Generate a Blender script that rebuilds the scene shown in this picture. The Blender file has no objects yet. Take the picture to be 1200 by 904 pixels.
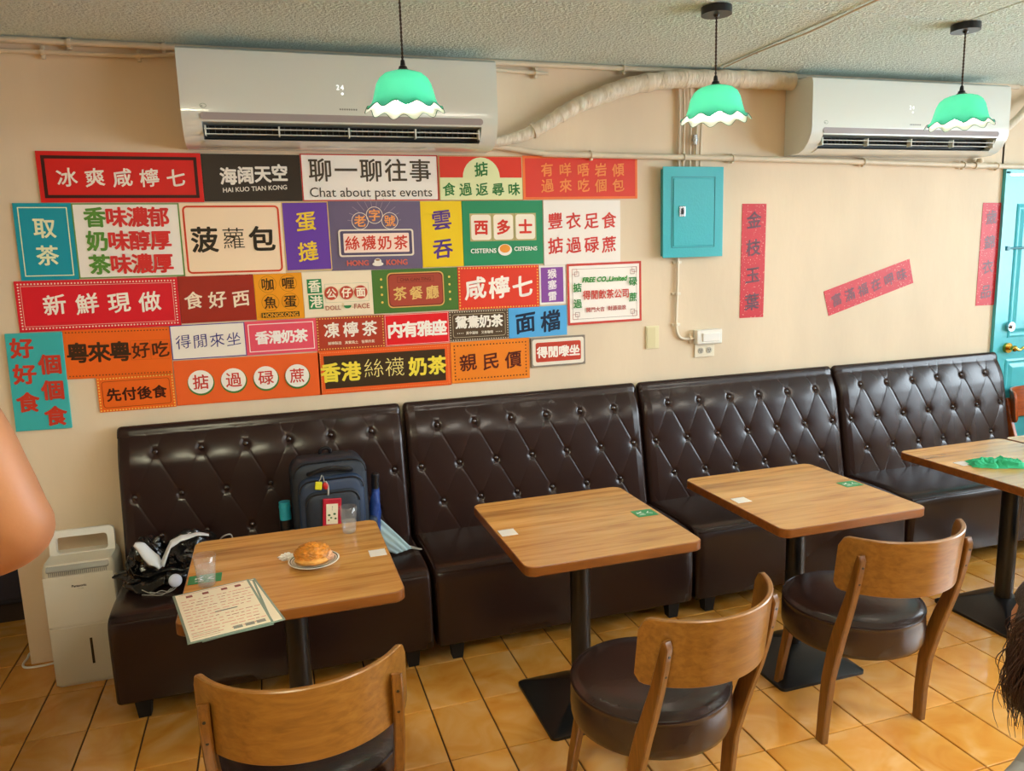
import bpy, bmesh, math, random
import numpy as np
from mathutils import Vector, Matrix, Euler
random.seed(7)
S = bpy.context.scene
COL = S.collection
PI = math.pi
def lin(h, a=1.0):
    if not isinstance(h, str): return (*h, a) if len(h) == 3 else h
    h = h.lstrip('#'); o = []
    for i in (0, 2, 4):
        c = int(h[i:i+2], 16) / 255
        o.append(c/12.92 if c <= .04045 else ((c+.055)/1.055)**2.4)
    return (*o, a)

# ------------------------------------------------------------------ camera
CAMP = (1.13391684, -3.66038313, 1.72329003); CAMR = (1.403599386, 0.030375940, -0.307747137)
cd = bpy.data.cameras.new('camera'); cam = bpy.data.objects.new('camera', cd); COL.objects.link(cam)
cam.location = CAMP; cam.rotation_euler = CAMR
cd.sensor_width = 36; cd.lens = 895.8155 / 1200 * 36; cd.clip_start = .05
S.camera = cam
# ------------------------------------------------------------------ world, exposure
w = bpy.data.worlds.new('sky'); S.world = w; w.use_nodes = True
wn = w.node_tree.nodes; wn.clear()
bg = wn.new('ShaderNodeBackground'); wo = wn.new('ShaderNodeOutputWorld')
bg.inputs[0].default_value = (0.78, 0.91, 1.0, 1); bg.inputs[1].default_value = 10.5
w.node_tree.links.new(bg.outputs[0], wo.inputs[0])
S.view_settings.view_transform = 'Standard'; S.view_settings.look = 'None'
S.view_settings.gamma = 1; S.view_settings.use_curve_mapping = False
S.view_settings.exposure = 0.85
S.cycles.use_denoising = True
S.cycles.max_bounces = 8; S.cycles.diffuse_bounces = 5; S.cycles.transmission_bounces = 8; S.cycles.transparent_max_bounces = 12
S.cycles.sample_clamp_indirect = 6
PANEL_POWER = 15.0       # emission of the ceiling light panels
BULB_POWER = 45.0
# portals guide sky light through the glazed shop front
def portal(name, loc, rot, sx, sy):
    l = bpy.data.lights.new(name, 'AREA'); l.shape = 'RECTANGLE'; l.size = sx; l.size_y = sy
    l.cycles.is_portal = True
    o = bpy.data.objects.new(name, l); o.location = loc; o.rotation_euler = rot; COL.objects.link(o)
portal('window_daylight', (7.3, -3.38, 1.75), (0, PI/2, 0), 1.5, 5.0)

# ------------------------------------------------------------------ materials
MC = {}
def nodemat(name):
    m = bpy.data.materials.new(name); m.use_nodes = True
    return m, m.node_tree.nodes, m.node_tree.links, m.node_tree.nodes['Principled BSDF']
def mat(name, col, rough=.5, metal=0, spec=.5, var=0, vscale=8, bump=0, bscale=60, coat=0, coords='Object', stretch=(1,1,1), rvar=0, emit=0, bdist=.01, detail=4):
    if name in MC: return MC[name]
    m, n, l, p = nodemat(name)
    c = lin(col); p.inputs['Base Color'].default_value = c
    p.inputs['Roughness'].default_value = rough; p.inputs['Metallic'].default_value = metal
    p.inputs['Specular IOR Level'].default_value = spec; p.inputs['Coat Weight'].default_value = coat
    if emit: p.inputs['Emission Color'].default_value = c; p.inputs['Emission Strength'].default_value = emit
    if var or bump or rvar:
        tc = n.new('ShaderNodeTexCoord'); mp = n.new('ShaderNodeMapping'); mp.inputs['Scale'].default_value = stretch
        l.new(tc.outputs[coords], mp.inputs[0])
    if var or rvar:
        t = n.new('ShaderNodeTexNoise'); t.inputs['Scale'].default_value = vscale; t.inputs['Detail'].default_value = detail
        l.new(mp.outputs[0], t.inputs['Vector'])
        if var:
            r = n.new('ShaderNodeMapRange'); r.inputs['From Min'].default_value = .3; r.inputs['From Max'].default_value = .7
            r.inputs['To Min'].default_value = 1-var; r.inputs['To Max'].default_value = 1+var*.5
            l.new(t.outputs['Fac'], r.inputs['Value'])
            mx = n.new('ShaderNodeVectorMath'); mx.operation = 'SCALE'; mx.inputs[0].default_value = c[:3]
            l.new(r.outputs[0], mx.inputs['Scale']); l.new(mx.outputs[0], p.inputs['Base Color'])
        if rvar:
            r2 = n.new('ShaderNodeMapRange'); r2.inputs['From Min'].default_value = .3; r2.inputs['From Max'].default_value = .7
            r2.inputs['To Min'].default_value = rough-rvar; r2.inputs['To Max'].default_value = rough+rvar
            l.new(t.outputs['Fac'], r2.inputs['Value']); l.new(r2.outputs[0], p.inputs['Roughness'])
    if bump:
        t2 = n.new('ShaderNodeTexNoise'); t2.inputs['Scale'].default_value = bscale; t2.inputs['Detail'].default_value = 5
        l.new(mp.outputs[0], t2.inputs['Vector'])
        b = n.new('ShaderNodeBump'); b.inputs['Strength'].default_value = bump; b.inputs['Distance'].default_value = bdist
        l.new(t2.outputs['Fac'], b.inputs['Height']); l.new(b.outputs[0], p.inputs['Normal'])
    MC[name] = m; return m
def ink(h, rough=.38):
    return mat('print_'+h.strip('#'), h, .42, spec=.3)
def wood(name, c1, c2, c3, axis='X', scale=1.0, rough=.35, coat=.15, plank=0):
    m, n, l, p = nodemat(name)
    tc = n.new('ShaderNodeTexCoord'); mp = n.new('ShaderNodeMapping')
    st = {'X': (1.2, 14, 14), 'Z': (14, 14, 1.2), 'Y': (14, 1.2, 14)}[axis]
    mp.inputs['Scale'].default_value = [s*scale for s in st]
    l.new(tc.outputs['Object'], mp.inputs[0])
    t = n.new('ShaderNodeTexNoise'); t.inputs['Scale'].default_value = 2.2; t.inputs['Detail'].default_value = 8; t.inputs['Roughness'].default_value = .62; t.inputs['Distortion'].default_value = .5
    l.new(mp.outputs[0], t.inputs['Vector'])
    cr = n.new('ShaderNodeValToRGB'); e = cr.color_ramp.elements
    e[0].position = .32; e[0].color = lin(c1); e[1].position = .72; e[1].color = lin(c3)
    k = e.new(.5); k.color = lin(c2)
    l.new(t.outputs['Fac'], cr.inputs[0]); out = cr.outputs[0]
    if plank:   # laminate printed as planks: each strip has its own tone
        sp = n.new('ShaderNodeSeparateXYZ'); l.new(tc.outputs['Object'], sp.inputs[0])
        d = n.new('ShaderNodeMath'); d.operation = 'DIVIDE'; d.inputs[1].default_value = plank; l.new(sp.outputs['Y'], d.inputs[0])
        f = n.new('ShaderNodeMath'); f.operation = 'FLOOR'; l.new(d.outputs[0], f.inputs[0])
        wnz = n.new('ShaderNodeTexWhiteNoise'); wnz.noise_dimensions = '1D'; l.new(f.outputs[0], wnz.inputs['W'])
        r = n.new('ShaderNodeMapRange'); r.inputs['To Min'].default_value = .82; r.inputs['To Max'].default_value = 1.12; l.new(wnz.outputs['Value'], r.inputs['Value'])
        mx = n.new('ShaderNodeVectorMath'); mx.operation = 'SCALE'; l.new(out, mx.inputs[0]); l.new(r.outputs[0], mx.inputs['Scale']); out = mx.outputs[0]
    l.new(out, p.inputs['Base Color']); p.inputs['Roughness'].default_value = rough; p.inputs['Coat Weight'].default_value = coat
    p.inputs['Coat Roughness'].default_value = .25
    b = n.new('ShaderNodeBump'); b.inputs['Strength'].default_value = .08; b.inputs['Distance'].default_value = .003
    l.new(t.outputs['Fac'], b.inputs['Height']); l.new(b.outputs[0], p.inputs['Normal'])
    MC[name] = m; return m

M_wall = mat('wall_plaster', '#e3d0b4', .7, var=.10, vscale=2.2, bump=.12, bscale=30, stretch=(1, 1, .4), bdist=.008)
M_ceil = mat('ceiling_board', '#dcebe4', .9, var=.06, vscale=40, bump=.9, bscale=85, bdist=.02)
M_leather = mat('dark_leather', '#2a1a17', .25, spec=.36, bump=.04, bscale=14, bdist=.012)
M_leather_seat = mat('dark_leather_seat', '#2b1b17', .27, spec=.40, bump=.05, bscale=5, bdist=.02)
M_cushion = mat('chair_leather', '#2f201c', .25, spec=.55, bump=.25, bscale=55, bdist=.0025, stretch=(1, 2.5, 1))
M_button = mat('button_leather', '#2a1b17', .14, spec=.7)
M_top = wood('table_laminate', '#a66c26', '#cf9548', '#e0ac62', 'X', .8, .26, .6, plank=.117)
M_edge = wood('table_edge', '#653610', '#7a4517', '#88521f', 'X', 1.4, .35, .1)
M_chair = wood('chair_wood', '#744a18', '#84571f', '#93662a', 'X', 2.0, .33, .25)
M_post = wood('chair_post_wood', '#5a3610', '#734816', '#84551f', 'Z', 2.4, .33, .25)
M_litwood = wood('lit_chair_wood', '#8a3c10', '#a84c16', '#bb5c20', 'X', 1.5, .3, .3)
M_iron = mat('black_iron', '#0f1012', .34, var=.15, vscale=30, bump=.15, bscale=160, bdist=.002)
M_white = mat('white_plastic', '#e9e8e0', .32)
M_acwhite = mat('air_conditioner_white', '#dde1da', .16, coat=.3)
M_grey = mat('grey_plastic', '#9b9c9a', .35)
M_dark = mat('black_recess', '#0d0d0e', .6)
M_pipe = mat('painted_pipe', '#d9cbb2', .5, var=.08, vscale=10)
M_wrap = mat('pipe_wrap', '#dccfb8', .6, var=.08, vscale=30, bump=.8, bscale=22, stretch=(3, 1, 1), bdist=.01)
M_teal = mat('teal_enamel', '#38b3bf', .3, bump=.25, bscale=90, bdist=.003)
M_tealdark = mat('teal_enamel_dark', '#1b7f8b', .4)
M_door = mat('turquoise_door_paint', '#4fc3d2', .3, bump=.1, bscale=30)
M_brass = mat('brass', '#c9a24a', .25, metal=1)
M_steel = mat('steel', '#b9bcc0', .25, metal=1)
M_black = mat('black_plastic', '#15151a', .3)

def glass(name, col=(1, 1, 1), rough=0.0, ior=1.45):
    m, n, l, p = nodemat(name)
    p.inputs['Base Color'].default_value = lin(col); p.inputs['Transmission Weight'].default_value = 1
    p.inputs['Roughness'].default_value = rough; p.inputs['IOR'].default_value = ior; MC[name] = m; return m
def clear(name, tint, dif, ior):
    m, n, l, p = nodemat(name); out = n['Material Output']; n.remove(p)
    tr = n.new('ShaderNodeBsdfTransparent'); tr.inputs[0].default_value = lin(tint); gl = n.new('ShaderNodeBsdfGlossy'); gl.inputs['Roughness'].default_value = .04
    df = n.new('ShaderNodeBsdfDiffuse'); df.inputs[0].default_value = (.9, .9, .9, 1); m0 = n.new('ShaderNodeMixShader'); m0.inputs[0].default_value = dif
    lw = n.new('ShaderNodeLayerWeight'); lw.inputs[0].default_value = .5; fr = n.new('ShaderNodeMath'); fr.operation = 'POWER'; fr.inputs[1].default_value = 3.5
    l.new(lw.outputs['Facing'], fr.inputs[0]); sc_ = n.new('ShaderNodeMath'); sc_.operation = 'MULTIPLY_ADD'; sc_.inputs[1].default_value = .55; sc_.inputs[2].default_value = .05; sc_.use_clamp = True
    l.new(fr.outputs[0], sc_.inputs[0]); fr = sc_; mx = n.new('ShaderNodeMixShader')
    l.new(tr.outputs[0], m0.inputs[1]); l.new(df.outputs[0], m0.inputs[2]); l.new(fr.outputs[0], mx.inputs[0]); l.new(m0.outputs[0], mx.inputs[1]); l.new(gl.outputs[0], mx.inputs[2])
    l.new(mx.outputs[0], out.inputs[0]); return m
M_glass = clear('tumbler_plastic', (.97, .97, .97), .07, 1.45)
M_water = clear('water', (.93, .96, .97), .10, 1.33)
def thin_pane():
    m, n, l, p = nodemat('window_glass'); out = n['Material Output']
    tr = n.new('ShaderNodeBsdfTransparent'); gl = n.new('ShaderNodeBsdfGlossy'); gl.inputs['Roughness'].default_value = .02
    lw = n.new('ShaderNodeFresnel'); lw.inputs[0].default_value = 1.3
    mx = n.new('ShaderNodeMixShader'); l.new(lw.outputs[0], mx.inputs[0]); l.new(tr.outputs[0], mx.inputs[1]); l.new(gl.outputs[0], mx.inputs[2])
    l.new(mx.outputs[0], out.inputs[0]); n.remove(p); return m
M_pane = thin_pane()
def opal(name, col, tcol, f=.55):
    m, n, l, p = nodemat(name); out = n['Material Output']
    p.inputs['Base Color'].default_value = lin(col); p.inputs['Roughness'].default_value = .12
    t = n.new('ShaderNodeBsdfTranslucent'); t.inputs[0].default_value = lin(tcol)
    mx = n.new('ShaderNodeMixShader'); mx.inputs[0].default_value = f
    l.new(p.outputs[0], mx.inputs[1]); l.new(t.outputs[0], mx.inputs[2]); l.new(mx.outputs[0], out.inputs[0]); return m
M_shade = opal('green_cased_glass', '#34bf9c', '#5fe3c4', .46)
M_shadein = opal('white_opal_glass', '#f7f2ea', '#fff8ee', .5)
def emis(name, col, k):
    m, n, l, p = nodemat(name); p.inputs['Base Color'].default_value = (.8, .8, .8, 1)
    p.inputs['Emission Color'].default_value = lin(col); p.inputs['Emission Strength'].default_value = k; return m
M_bulb = emis('lit_bulb', (1.0, .90, .78), BULB_POWER)
M_panel = emis('lit_diffuser', (1.0, .93, .80), PANEL_POWER); M_panelw = emis('lit_warm_diffuser', (1.0, .95, .66), PANEL_POWER*2.4)
M_disp = emis('lit_display', (.95, 1, 1), .7)

def tile_mat():
    m, n, l, p = nodemat('floor_tile')
    g = n.new('ShaderNodeNewGeometry')
    mp = n.new('ShaderNodeMapping'); mp.inputs['Location'].default_value = (-.5578, 1.6098, 0); l.new(g.outputs['Position'], mp.inputs[0])
    dv = n.new('ShaderNodeVectorMath'); dv.operation = 'DIVIDE'; dv.inputs[1].default_value = (.21, .3246, 1); l.new(mp.outputs[0], dv.inputs[0])
    fl = n.new('ShaderNodeVectorMath'); fl.operation = 'FLOOR'; l.new(dv.outputs[0], fl.inputs[0])
    wnz = n.new('ShaderNodeTexWhiteNoise'); wnz.noise_dimensions = '2D'; l.new(fl.outputs[0], wnz.inputs['Vector'])
    ad = n.new('ShaderNodeVectorMath'); ad.operation = 'MULTIPLY_ADD'; l.new(wnz.outputs['Color'], ad.inputs[0]); ad.inputs[1].default_value = (9, 9, 9); l.new(g.outputs['Position'], ad.inputs[2])
    t = n.new('ShaderNodeTexNoise'); t.inputs['Scale'].default_value = 5.5; t.inputs['Detail'].default_value = 3; t.inputs['Distortion'].default_value = .8; l.new(ad.outputs[0], t.inputs['Vector'])
    cr = n.new('ShaderNodeValToRGB'); e = cr.color_ramp.elements
    e[0].position = .28; e[0].color = lin('#cb842c'); e[1].position = .75; e[1].color = lin('#e2b070'); k = e.new(.5); k.color = lin('#d99c48')
    l.new(t.outputs['Fac'], cr.inputs[0])
    r = n.new('ShaderNodeMapRange'); r.inputs['To Min'].default_value = .88; r.inputs['To Max'].default_value = 1.08; l.new(wnz.outputs['Value'], r.inputs['Value'])
    mx = n.new('ShaderNodeVectorMath'); mx.operation = 'SCALE'; l.new(cr.outputs[0], mx.inputs[0]); l.new(r.outputs[0], mx.inputs['Scale'])
    l.new(mx.outputs[0], p.inputs['Base Color'])
    p.inputs['Roughness'].default_value = .22; p.inputs['Coat Weight'].default_value = .4
    b = n.new('ShaderNodeBump'); b.inputs['Strength'].default_value = .12; b.inputs['Distance'].default_value = .006
    l.new(t.outputs['Fac'], b.inputs['Height']); l.new(b.outputs[0], p.inputs['Normal'])
    return m
M_tile = tile_mat(); M_grout = mat('dark_grout', '#3a200e', .85)

def speckle_mat():
    m, n, l, p = nodemat('speckled_red_paper')
    tc = n.new('ShaderNodeTexCoord'); v = n.new('ShaderNodeTexVoronoi'); v.inputs['Scale'].default_value = 90; l.new(tc.outputs['Object'], v.inputs['Vector'])
    t = n.new('ShaderNodeTexNoise'); t.inputs['Scale'].default_value = 60; l.new(tc.outputs['Object'], t.inputs['Vector'])
    md = n.new('ShaderNodeMath'); md.operation = 'MULTIPLY_ADD'; l.new(t.outputs['Fac'], md.inputs[0]); md.inputs[1].default_value = .5; l.new(v.outputs['Distance'], md.inputs[2])
    cr = n.new('ShaderNodeValToRGB'); e = cr.color_ramp.elements; e[0].position = .39; e[0].color = lin('#f0b098'); e[1].position = .44; e[1].color = lin('#c8091a')
    l.new(md.outputs[0], cr.inputs[0]); l.new(cr.outputs[0], p.inputs['Base Color']); p.inputs['Roughness'].default_value = .5
    return m
M_speck = speckle_mat()

# ------------------------------------------------------------------ mesh helpers
class MB:
    def __init__(s): s.b = bmesh.new(); s.mi = 0
    def _fin(s, vs):
        for f in {f for v in vs for f in v.link_faces}: f.material_index = s.mi
        return vs
    def box(s, c, d, bev=0, rot=None, seg=2):
        g = bmesh.ops.create_cube(s.b, size=1)['verts']
        bmesh.ops.scale(s.b, vec=d, verts=g)
        if bev:
            es = list({e for v in g for e in v.link_edges})
            r = bmesh.ops.bevel(s.b, geom=es, offset=bev, segments=seg, affect='EDGES', profile=.5)
            g = list({v for f in r['faces'] for v in f.verts} | {v for v in g if v.is_valid})
        if rot is not None: bmesh.ops.rotate(s.b, cent=(0, 0, 0), matrix=Euler(rot).to_matrix(), verts=g)
        bmesh.ops.translate(s.b, vec=c, verts=g); return s._fin(g)
    def cyl(s, a, b, r1, r2=None, n=24, cap=True):
        a = Vector(a); b = Vector(b); d = b-a; r2 = r1 if r2 is None else r2
        g = bmesh.ops.create_cone(s.b, cap_ends=cap, segments=n, radius1=r1, radius2=r2, depth=d.length)['verts']
        bmesh.ops.rotate(s.b, cent=(0, 0, 0), matrix=d.to_track_quat('Z', 'Y').to_matrix(), verts=g)
        bmesh.ops.translate(s.b, vec=(a+b)/2, verts=g); return s._fin(g)
    def sph(s, c, r, sc=(1, 1, 1), u=16, v=10, rot=None):
        g = bmesh.ops.create_uvsphere(s.b, u_segments=u, v_segments=v, radius=r)['verts']
        bmesh.ops.scale(s.b, vec=sc, verts=g)
        if rot is not None: bmesh.ops.rotate(s.b, cent=(0, 0, 0), matrix=Euler(rot).to_matrix(), verts=g)
        bmesh.ops.translate(s.b, vec=c, verts=g); return s._fin(g)
    def rings(s, rings, cap=True, closed=True):
        R = [[s.b.verts.new(p) for p in r] for r in rings]; n = len(R[0]); fs = []
        for i in range(len(R)-1):
            for j in range(n if closed else n-1):
                k = (j+1) % n
                try: fs.append(s.b.faces.new((R[i][j], R[i][k], R[i+1][k], R[i+1][j])))
                except ValueError: pass
        if cap:
            for r in (R[0][::-1], R[-1]):
                try: fs.append(s.b.faces.new(r))
                except ValueError: pass
        for f in fs: f.material_index = s.mi
        return R
    def lathe(s, prof, n=32, c=(0, 0, 0), cap=False):
        return s.rings([[(c[0]+r*math.cos(2*PI*k/n), c[1]+r*math.sin(2*PI*k/n), c[2]+z) for k in range(n)] for r, z in prof], cap=cap)
    def tube(s, pts, r, n=8, cap=True, sub=0, closed=False):
        P = [Vector(p) for p in pts]
        if sub and len(P) > 2:
            Q = []
            for i in range(len(P)-1):
                p0 = P[max(i-1, 0)]; p1 = P[i]; p2 = P[i+1]; p3 = P[min(i+2, len(P)-1)]
                for k in range(sub):
                    t = k/sub
                    Q.append(.5*((2*p1)+(p2-p0)*t+(2*p0-5*p1+4*p2-p3)*t*t+(3*p1-p0-3*p2+p3)*t**3))
            Q.append(P[-1]); P = Q
        rs = r if callable(r) else (lambda t: r)
        R = []; up = Vector((0, 0, 1)); prev = None
        for i, p in enumerate(P):
            d = (P[min(i+1, len(P)-1)]-P[max(i-1, 0)]).normalized()
            if prev is None:
                a = d.orthogonal().normalized()
            else:
                a = (prev - d*prev.dot(d)).normalized()
            prev = a; b = d.cross(a); q = rs(i/max(len(P)-1, 1))
            R.append([p+q*(math.cos(2*PI*k/n)*a+math.sin(2*PI*k/n)*b) for k in range(n)])
        return s.rings(R, cap=cap)
    def prism(s, poly, axis, a, b):   # poly in the two remaining axes
        def P(u, v, t): return {'x': (t, u, v), 'y': (u, t, v), 'z': (u, v, t)}[axis]
        return s.rings([[P(u, v, a) for u, v in poly], [P(u, v, b) for u, v in poly]])
    def grid(s, f, nu, nv):
        V = [[s.b.verts.new(f(i/nu, j/nv)) for j in range(nv+1)] for i in range(nu+1)]
        for i in range(nu):
            for j in range(nv):
                fc = s.b.faces.new((V[i][j], V[i+1][j], V[i+1][j+1], V[i][j+1])); fc.material_index = s.mi
        return V
    def build(s, name, mats, parent=None, smooth=True, ang=35, fix=True, loc=None):
        if fix: bmesh.ops.recalc_face_normals(s.b, faces=s.b.faces)
        me = bpy.data.meshes.new(name)
        if smooth:
            for f in s.b.faces: f.smooth = True
            lim = math.radians(ang)
            for e in s.b.edges:
                if len(e.link_faces) == 2:
                    try: e.smooth = e.calc_face_angle() < lim
                    except ValueError: pass
        s.b.to_mesh(me); s.b.free()
        for m in (mats if isinstance(mats, (list, tuple)) else [mats]): me.materials.append(m)
        o = bpy.data.objects.new(name, me); COL.objects.link(o)
        if parent is not None: o.parent = parent
        if loc is not None: o.location = loc
        return o
def thing(name, label, cat, loc=(0, 0, 0), rotz=0, group=None):
    o = bpy.data.objects.new(name, None); o.empty_display_size = .1; COL.objects.link(o)
    o.location = loc; o.rotation_euler = (0, 0, rotz); return tag(o, label, cat, group)
def tag(o, label, cat, group=None):
    o['label'] = label; o['category'] = cat
    if group: o['group'] = group
    return o
def struct(o): o['kind'] = 'structure'; return o
KIDS = {}
def kids(o): return [c for c in COL.objects if c.parent is o]
def dup(root, loc, rotz=0, label=None, group=None):
    r = root.copy(); COL.objects.link(r); r.location = loc; r.rotation_euler = (0, 0, rotz)
    if label: r['label'] = label
    if group: r['group'] = group
    for ch in kids(root):
        c = ch.copy(); COL.objects.link(c); c.parent = r
        for g in kids(ch):
            d = g.copy(); COL.objects.link(d); d.parent = c
    return r

# ------------------------------------------------------------------ the setting
b = MB(); b.box((2.2, -2.6, -.056), (10.2, 8.0, .1)); floor = struct(b.build('floor', M_grout, smooth=False))
Rc = Euler(CAMR).to_matrix(); Fpx = 895.8155
def px(p):
    q = Rc.transposed() @ (Vector(p)-Vector(CAMP))
    if q.z > -.05: return None
    return 600+Fpx*q.x/-q.z, 452-Fpx*q.y/-q.z, -q.z
GX, GY = .21, .3246
cells = []
for i in range(-16, 33):
    for j in range(-15, 10):
        cx, cy = .5578+GX*(i+.5), -1.6098+GY*(j+.5)
        if cx < -2.8 or cx > 7.2 or cy < -6.5 or cy > 1.3: continue
        q = px((cx, cy, 0)); vis = q is not None and -40 < q[0] < 1240 and 600 < q[1] < 950 and cy < -.3+(.9 if cx < .5 else 0)
        cells.append((0 if not vis else 1/q[2], cx, cy))
cells.sort(reverse=True)
def tile_shape(b, c):
    hx, hy = GX/2-.0029, GY/2-.0022; e = .0025
    lo = [(-hx, -hy), (hx, -hy), (hx, hy), (-hx, hy)]
    b.rings([[(c[0]+x, c[1]+y, c[2]-.012) for x, y in lo], [(c[0]+x, c[1]+y, c[2]-.0015) for x, y in lo],
             [(c[0]+x-math.copysign(e, x), c[1]+y-math.copysign(e, y), c[2]) for x, y in lo]])
b = MB(); tile_shape(b, (0, 0, 0)); t0 = b.build('tile', M_tile, floor, smooth=False); used = False; n = 0
rest = MB()
for k, cx, cy in cells:
    if k > 0 and n < 290:
        o = t0 if n == 0 else t0.copy()
        if n: COL.objects.link(o)
        o.location = (cx, cy, 0); n += 1
    else: tile_shape(rest, (cx, cy, 0))
o = rest.build('distant_tiles', M_tile, floor, smooth=False); o['kind'] = 'stuff'

b = MB(); b.box((2.72, .06, 1.32), (5.44, .12, 2.64)); b.box((5.9, .06, 2.40), (.95, .12, .48)); b.box((6.85, .06, 1.32), (.95, .12, 2.64))
wall = struct(b.build('wall_back', M_wall, smooth=False))
b = MB(); b.box((-2.85, -2.6, 1.32), (.1, 8.2, 2.64)); struct(b.build('wall_left', M_wall, smooth=False))
b = MB(); b.box((-1.3, 1.45, 1.32), (3.2, .1, 2.64)); b.box((.25, .76, 1.32), (.1, 1.3, 2.64)); struct(b.build('wall_far', mat('shadow_paint', '#3a3a40', .7), smooth=False))  # unseen side piece added to block sky light leaking in behind the back wall
# right wall with the glazed shop front
b = MB(); b.box((7.3, -3.3, .5), (.12, 6.9, 1.0)); b.box((7.3, -3.3, 2.57), (.12, 6.9, .14)); b.box((7.3, -.4, 1.35), (.12, 1.0, 2.3)); b.box((7.3, -6.3, 1.35), (.12, .9, 2.3))
struct(b.build('wall_right', M_wall, smooth=False))
wnd = MB()
for y in (-.93, -2.5, -4.1, -5.83): wnd.box((7.3, y, 1.75), (.07, .06, 1.5))
wnd.box((7.3, -3.38, 1.02), (.07, 4.9, .05)); wnd.box((7.3, -3.38, 2.48), (.07, 4.9, .05))
wf = struct(wnd.build('window_1', M_steel, smooth=False))
for y0, y1 in ((-.96, -2.47), (-2.53, -4.07), (-4.13, -5.8)):
    p_ = MB(); p_.box((7.3, (y0+y1)/2, 1.75), (.006, abs(y1-y0), 1.45)); p_.build('pane', M_pane, wf, smooth=False)
# front wall, behind the camera: unseen, coloured dark to dim the bench reflections
b = MB(); b.box((2.2, -6.65, 1.32), (10.2, .12, 2.64)); struct(b.build('wall_front', mat('darkened_wall', '#5c4632', .6, var=.2, vscale=3), smooth=False))
# ceiling: boards with recessed joints
b = MB(); b.box((2.2, -2.6, 2.70), (10.2, 8.2, .1)); ceil = struct(b.build('ceiling', mat('ceiling_joint', '#6f6a5c', .9), smooth=False))
xs = [3.405-1.83*k for k in range(4, -1, -1)] + [4.01+.0, 5.84, 7.25]; xs = [-2.8, -.255, 1.575, 3.405, 5.235, 7.25]
ROWX = [[-2.8, -.30, 3.405, 7.25], [-2.8, .35, 4.02, 7.25]]
ys = [.12, -.985, -2.2, -3.4, -4.6, -6.6]
for j in range(len(ys)-1):
    xs = ROWX[j % 2]
    for i in range(len(xs)-1):
        x0, x1, y0, y1 = xs[i]+.004, xs[i+1]-.004, ys[j+1]+.004, ys[j]-.004
        b = MB(); b.box(((x0+x1)/2, (y0+y1)/2, 2.648), (x1-x0, y1-y0, .012), bev=.002, seg=1)
        b.build('ceiling_panel', M_ceil, ceil, smooth=False)
# small screws and a cord stapled along the joint
b = MB()
for y in (-.35, -.62, -.9, -1.2): b.sph((3.44, y, 2.641), .006, (1, 1, .5), 8, 6)
b.build('joint_screws', M_steel, ceil, fix=False)['kind'] = 'stuff'
b = MB(); b.tube([(3.42, -.10, 2.634), (3.415, -.4, 2.636), (3.425, -.75, 2.632), (3.41, -1.1, 2.636), (3.40, -1.6, 2.636)], .004, sub=6)
tag(b.build('painted_cord', M_pipe), 'thin painted cord running along the ceiling joint behind the middle lamp', 'cord')
b = MB(); b.box((2.75, -.006, 2.63), (5.5, .03, .024), bev=.004); struct(b.build('trim_1', M_pipe, smooth=False))

# door in the back wall
b = MB(); b.box((5.90, .03, 1.06), (.84, .045, 2.12), bev=.003)
door = struct(b.build('door_1', M_door, smooth=False))
for (x0, x1, z0, z1) in ((5.585, 5.86, 1.12, 1.95), (5.94, 6.22, 1.12, 1.95), (5.585, 5.86, .2, .98), (5.94, 6.22, .2, .98)):
    b = MB()
    outer = [(x0, z0), (x1, z0), (x1, z1), (x0, z1)]
    def R(d, y): return [(x0+d, y, z0+d), (x1-d, y, z0+d), (x1-d, y, z1-d), (x0+d, y, z1-d)]
    b.rings([R(0, .012), R(0, .004), R(.012, .0), R(.024, .006), R(.03, .006), R(.055, -.001), R(.06, -.001)])
    b.build('door_panel', M_door, door, smooth=False)
b = MB(); b.cyl((5.585, .006, 1.055), (5.585, -.012, 1.055), .032, n=24); b.cyl((5.585, -.01, 1.055), (5.585, -.05, 1.055), .012)
b.sph((5.585, -.05, 1.055), .02, (1, .8, 1)); b.tube([(5.585, -.052, 1.055), (5.62, -.056, 1.045), (5.66, -.055, 1.06), (5.71, -.05, 1.058)], .0085, sub=5)
b.build('door_handle', M_brass, door)
b = MB(); b.cyl((5.59, .006, 1.19), (5.59, -.016, 1.19), .03, n=24); b.cyl((5.59, -.016, 1.19), (5.59, -.03, 1.19), .012, n=12); b.build('deadbolt', M_steel, door)
b = MB(); b.cyl((5.50, -.012, 1.68), (5.80, -.012, 1.68), .007, n=10); b.cyl((5.51, .006, 1.68), (5.51, -.02, 1.68), .014, n=12); b.cyl((5.78, .006, 1.68), (5.78, -.02, 1.68), .012, n=12)
b.build('door_bolt', M_tealdark, door)
b = MB(); b.box((5.69, -.0, 2.01), (.05, .01, .08)); b.build('door_plate', M_steel, door)
b = MB(); b.box((5.462, .02, 1.07), (.036, .08, 2.14)); b.box((6.34, .02, 1.07), (.036, .08, 2.14)); b.box((5.9, .02, 2.145), (.91, .08, .03)); struct(b.build('trim_2', M_door, smooth=False))

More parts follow.
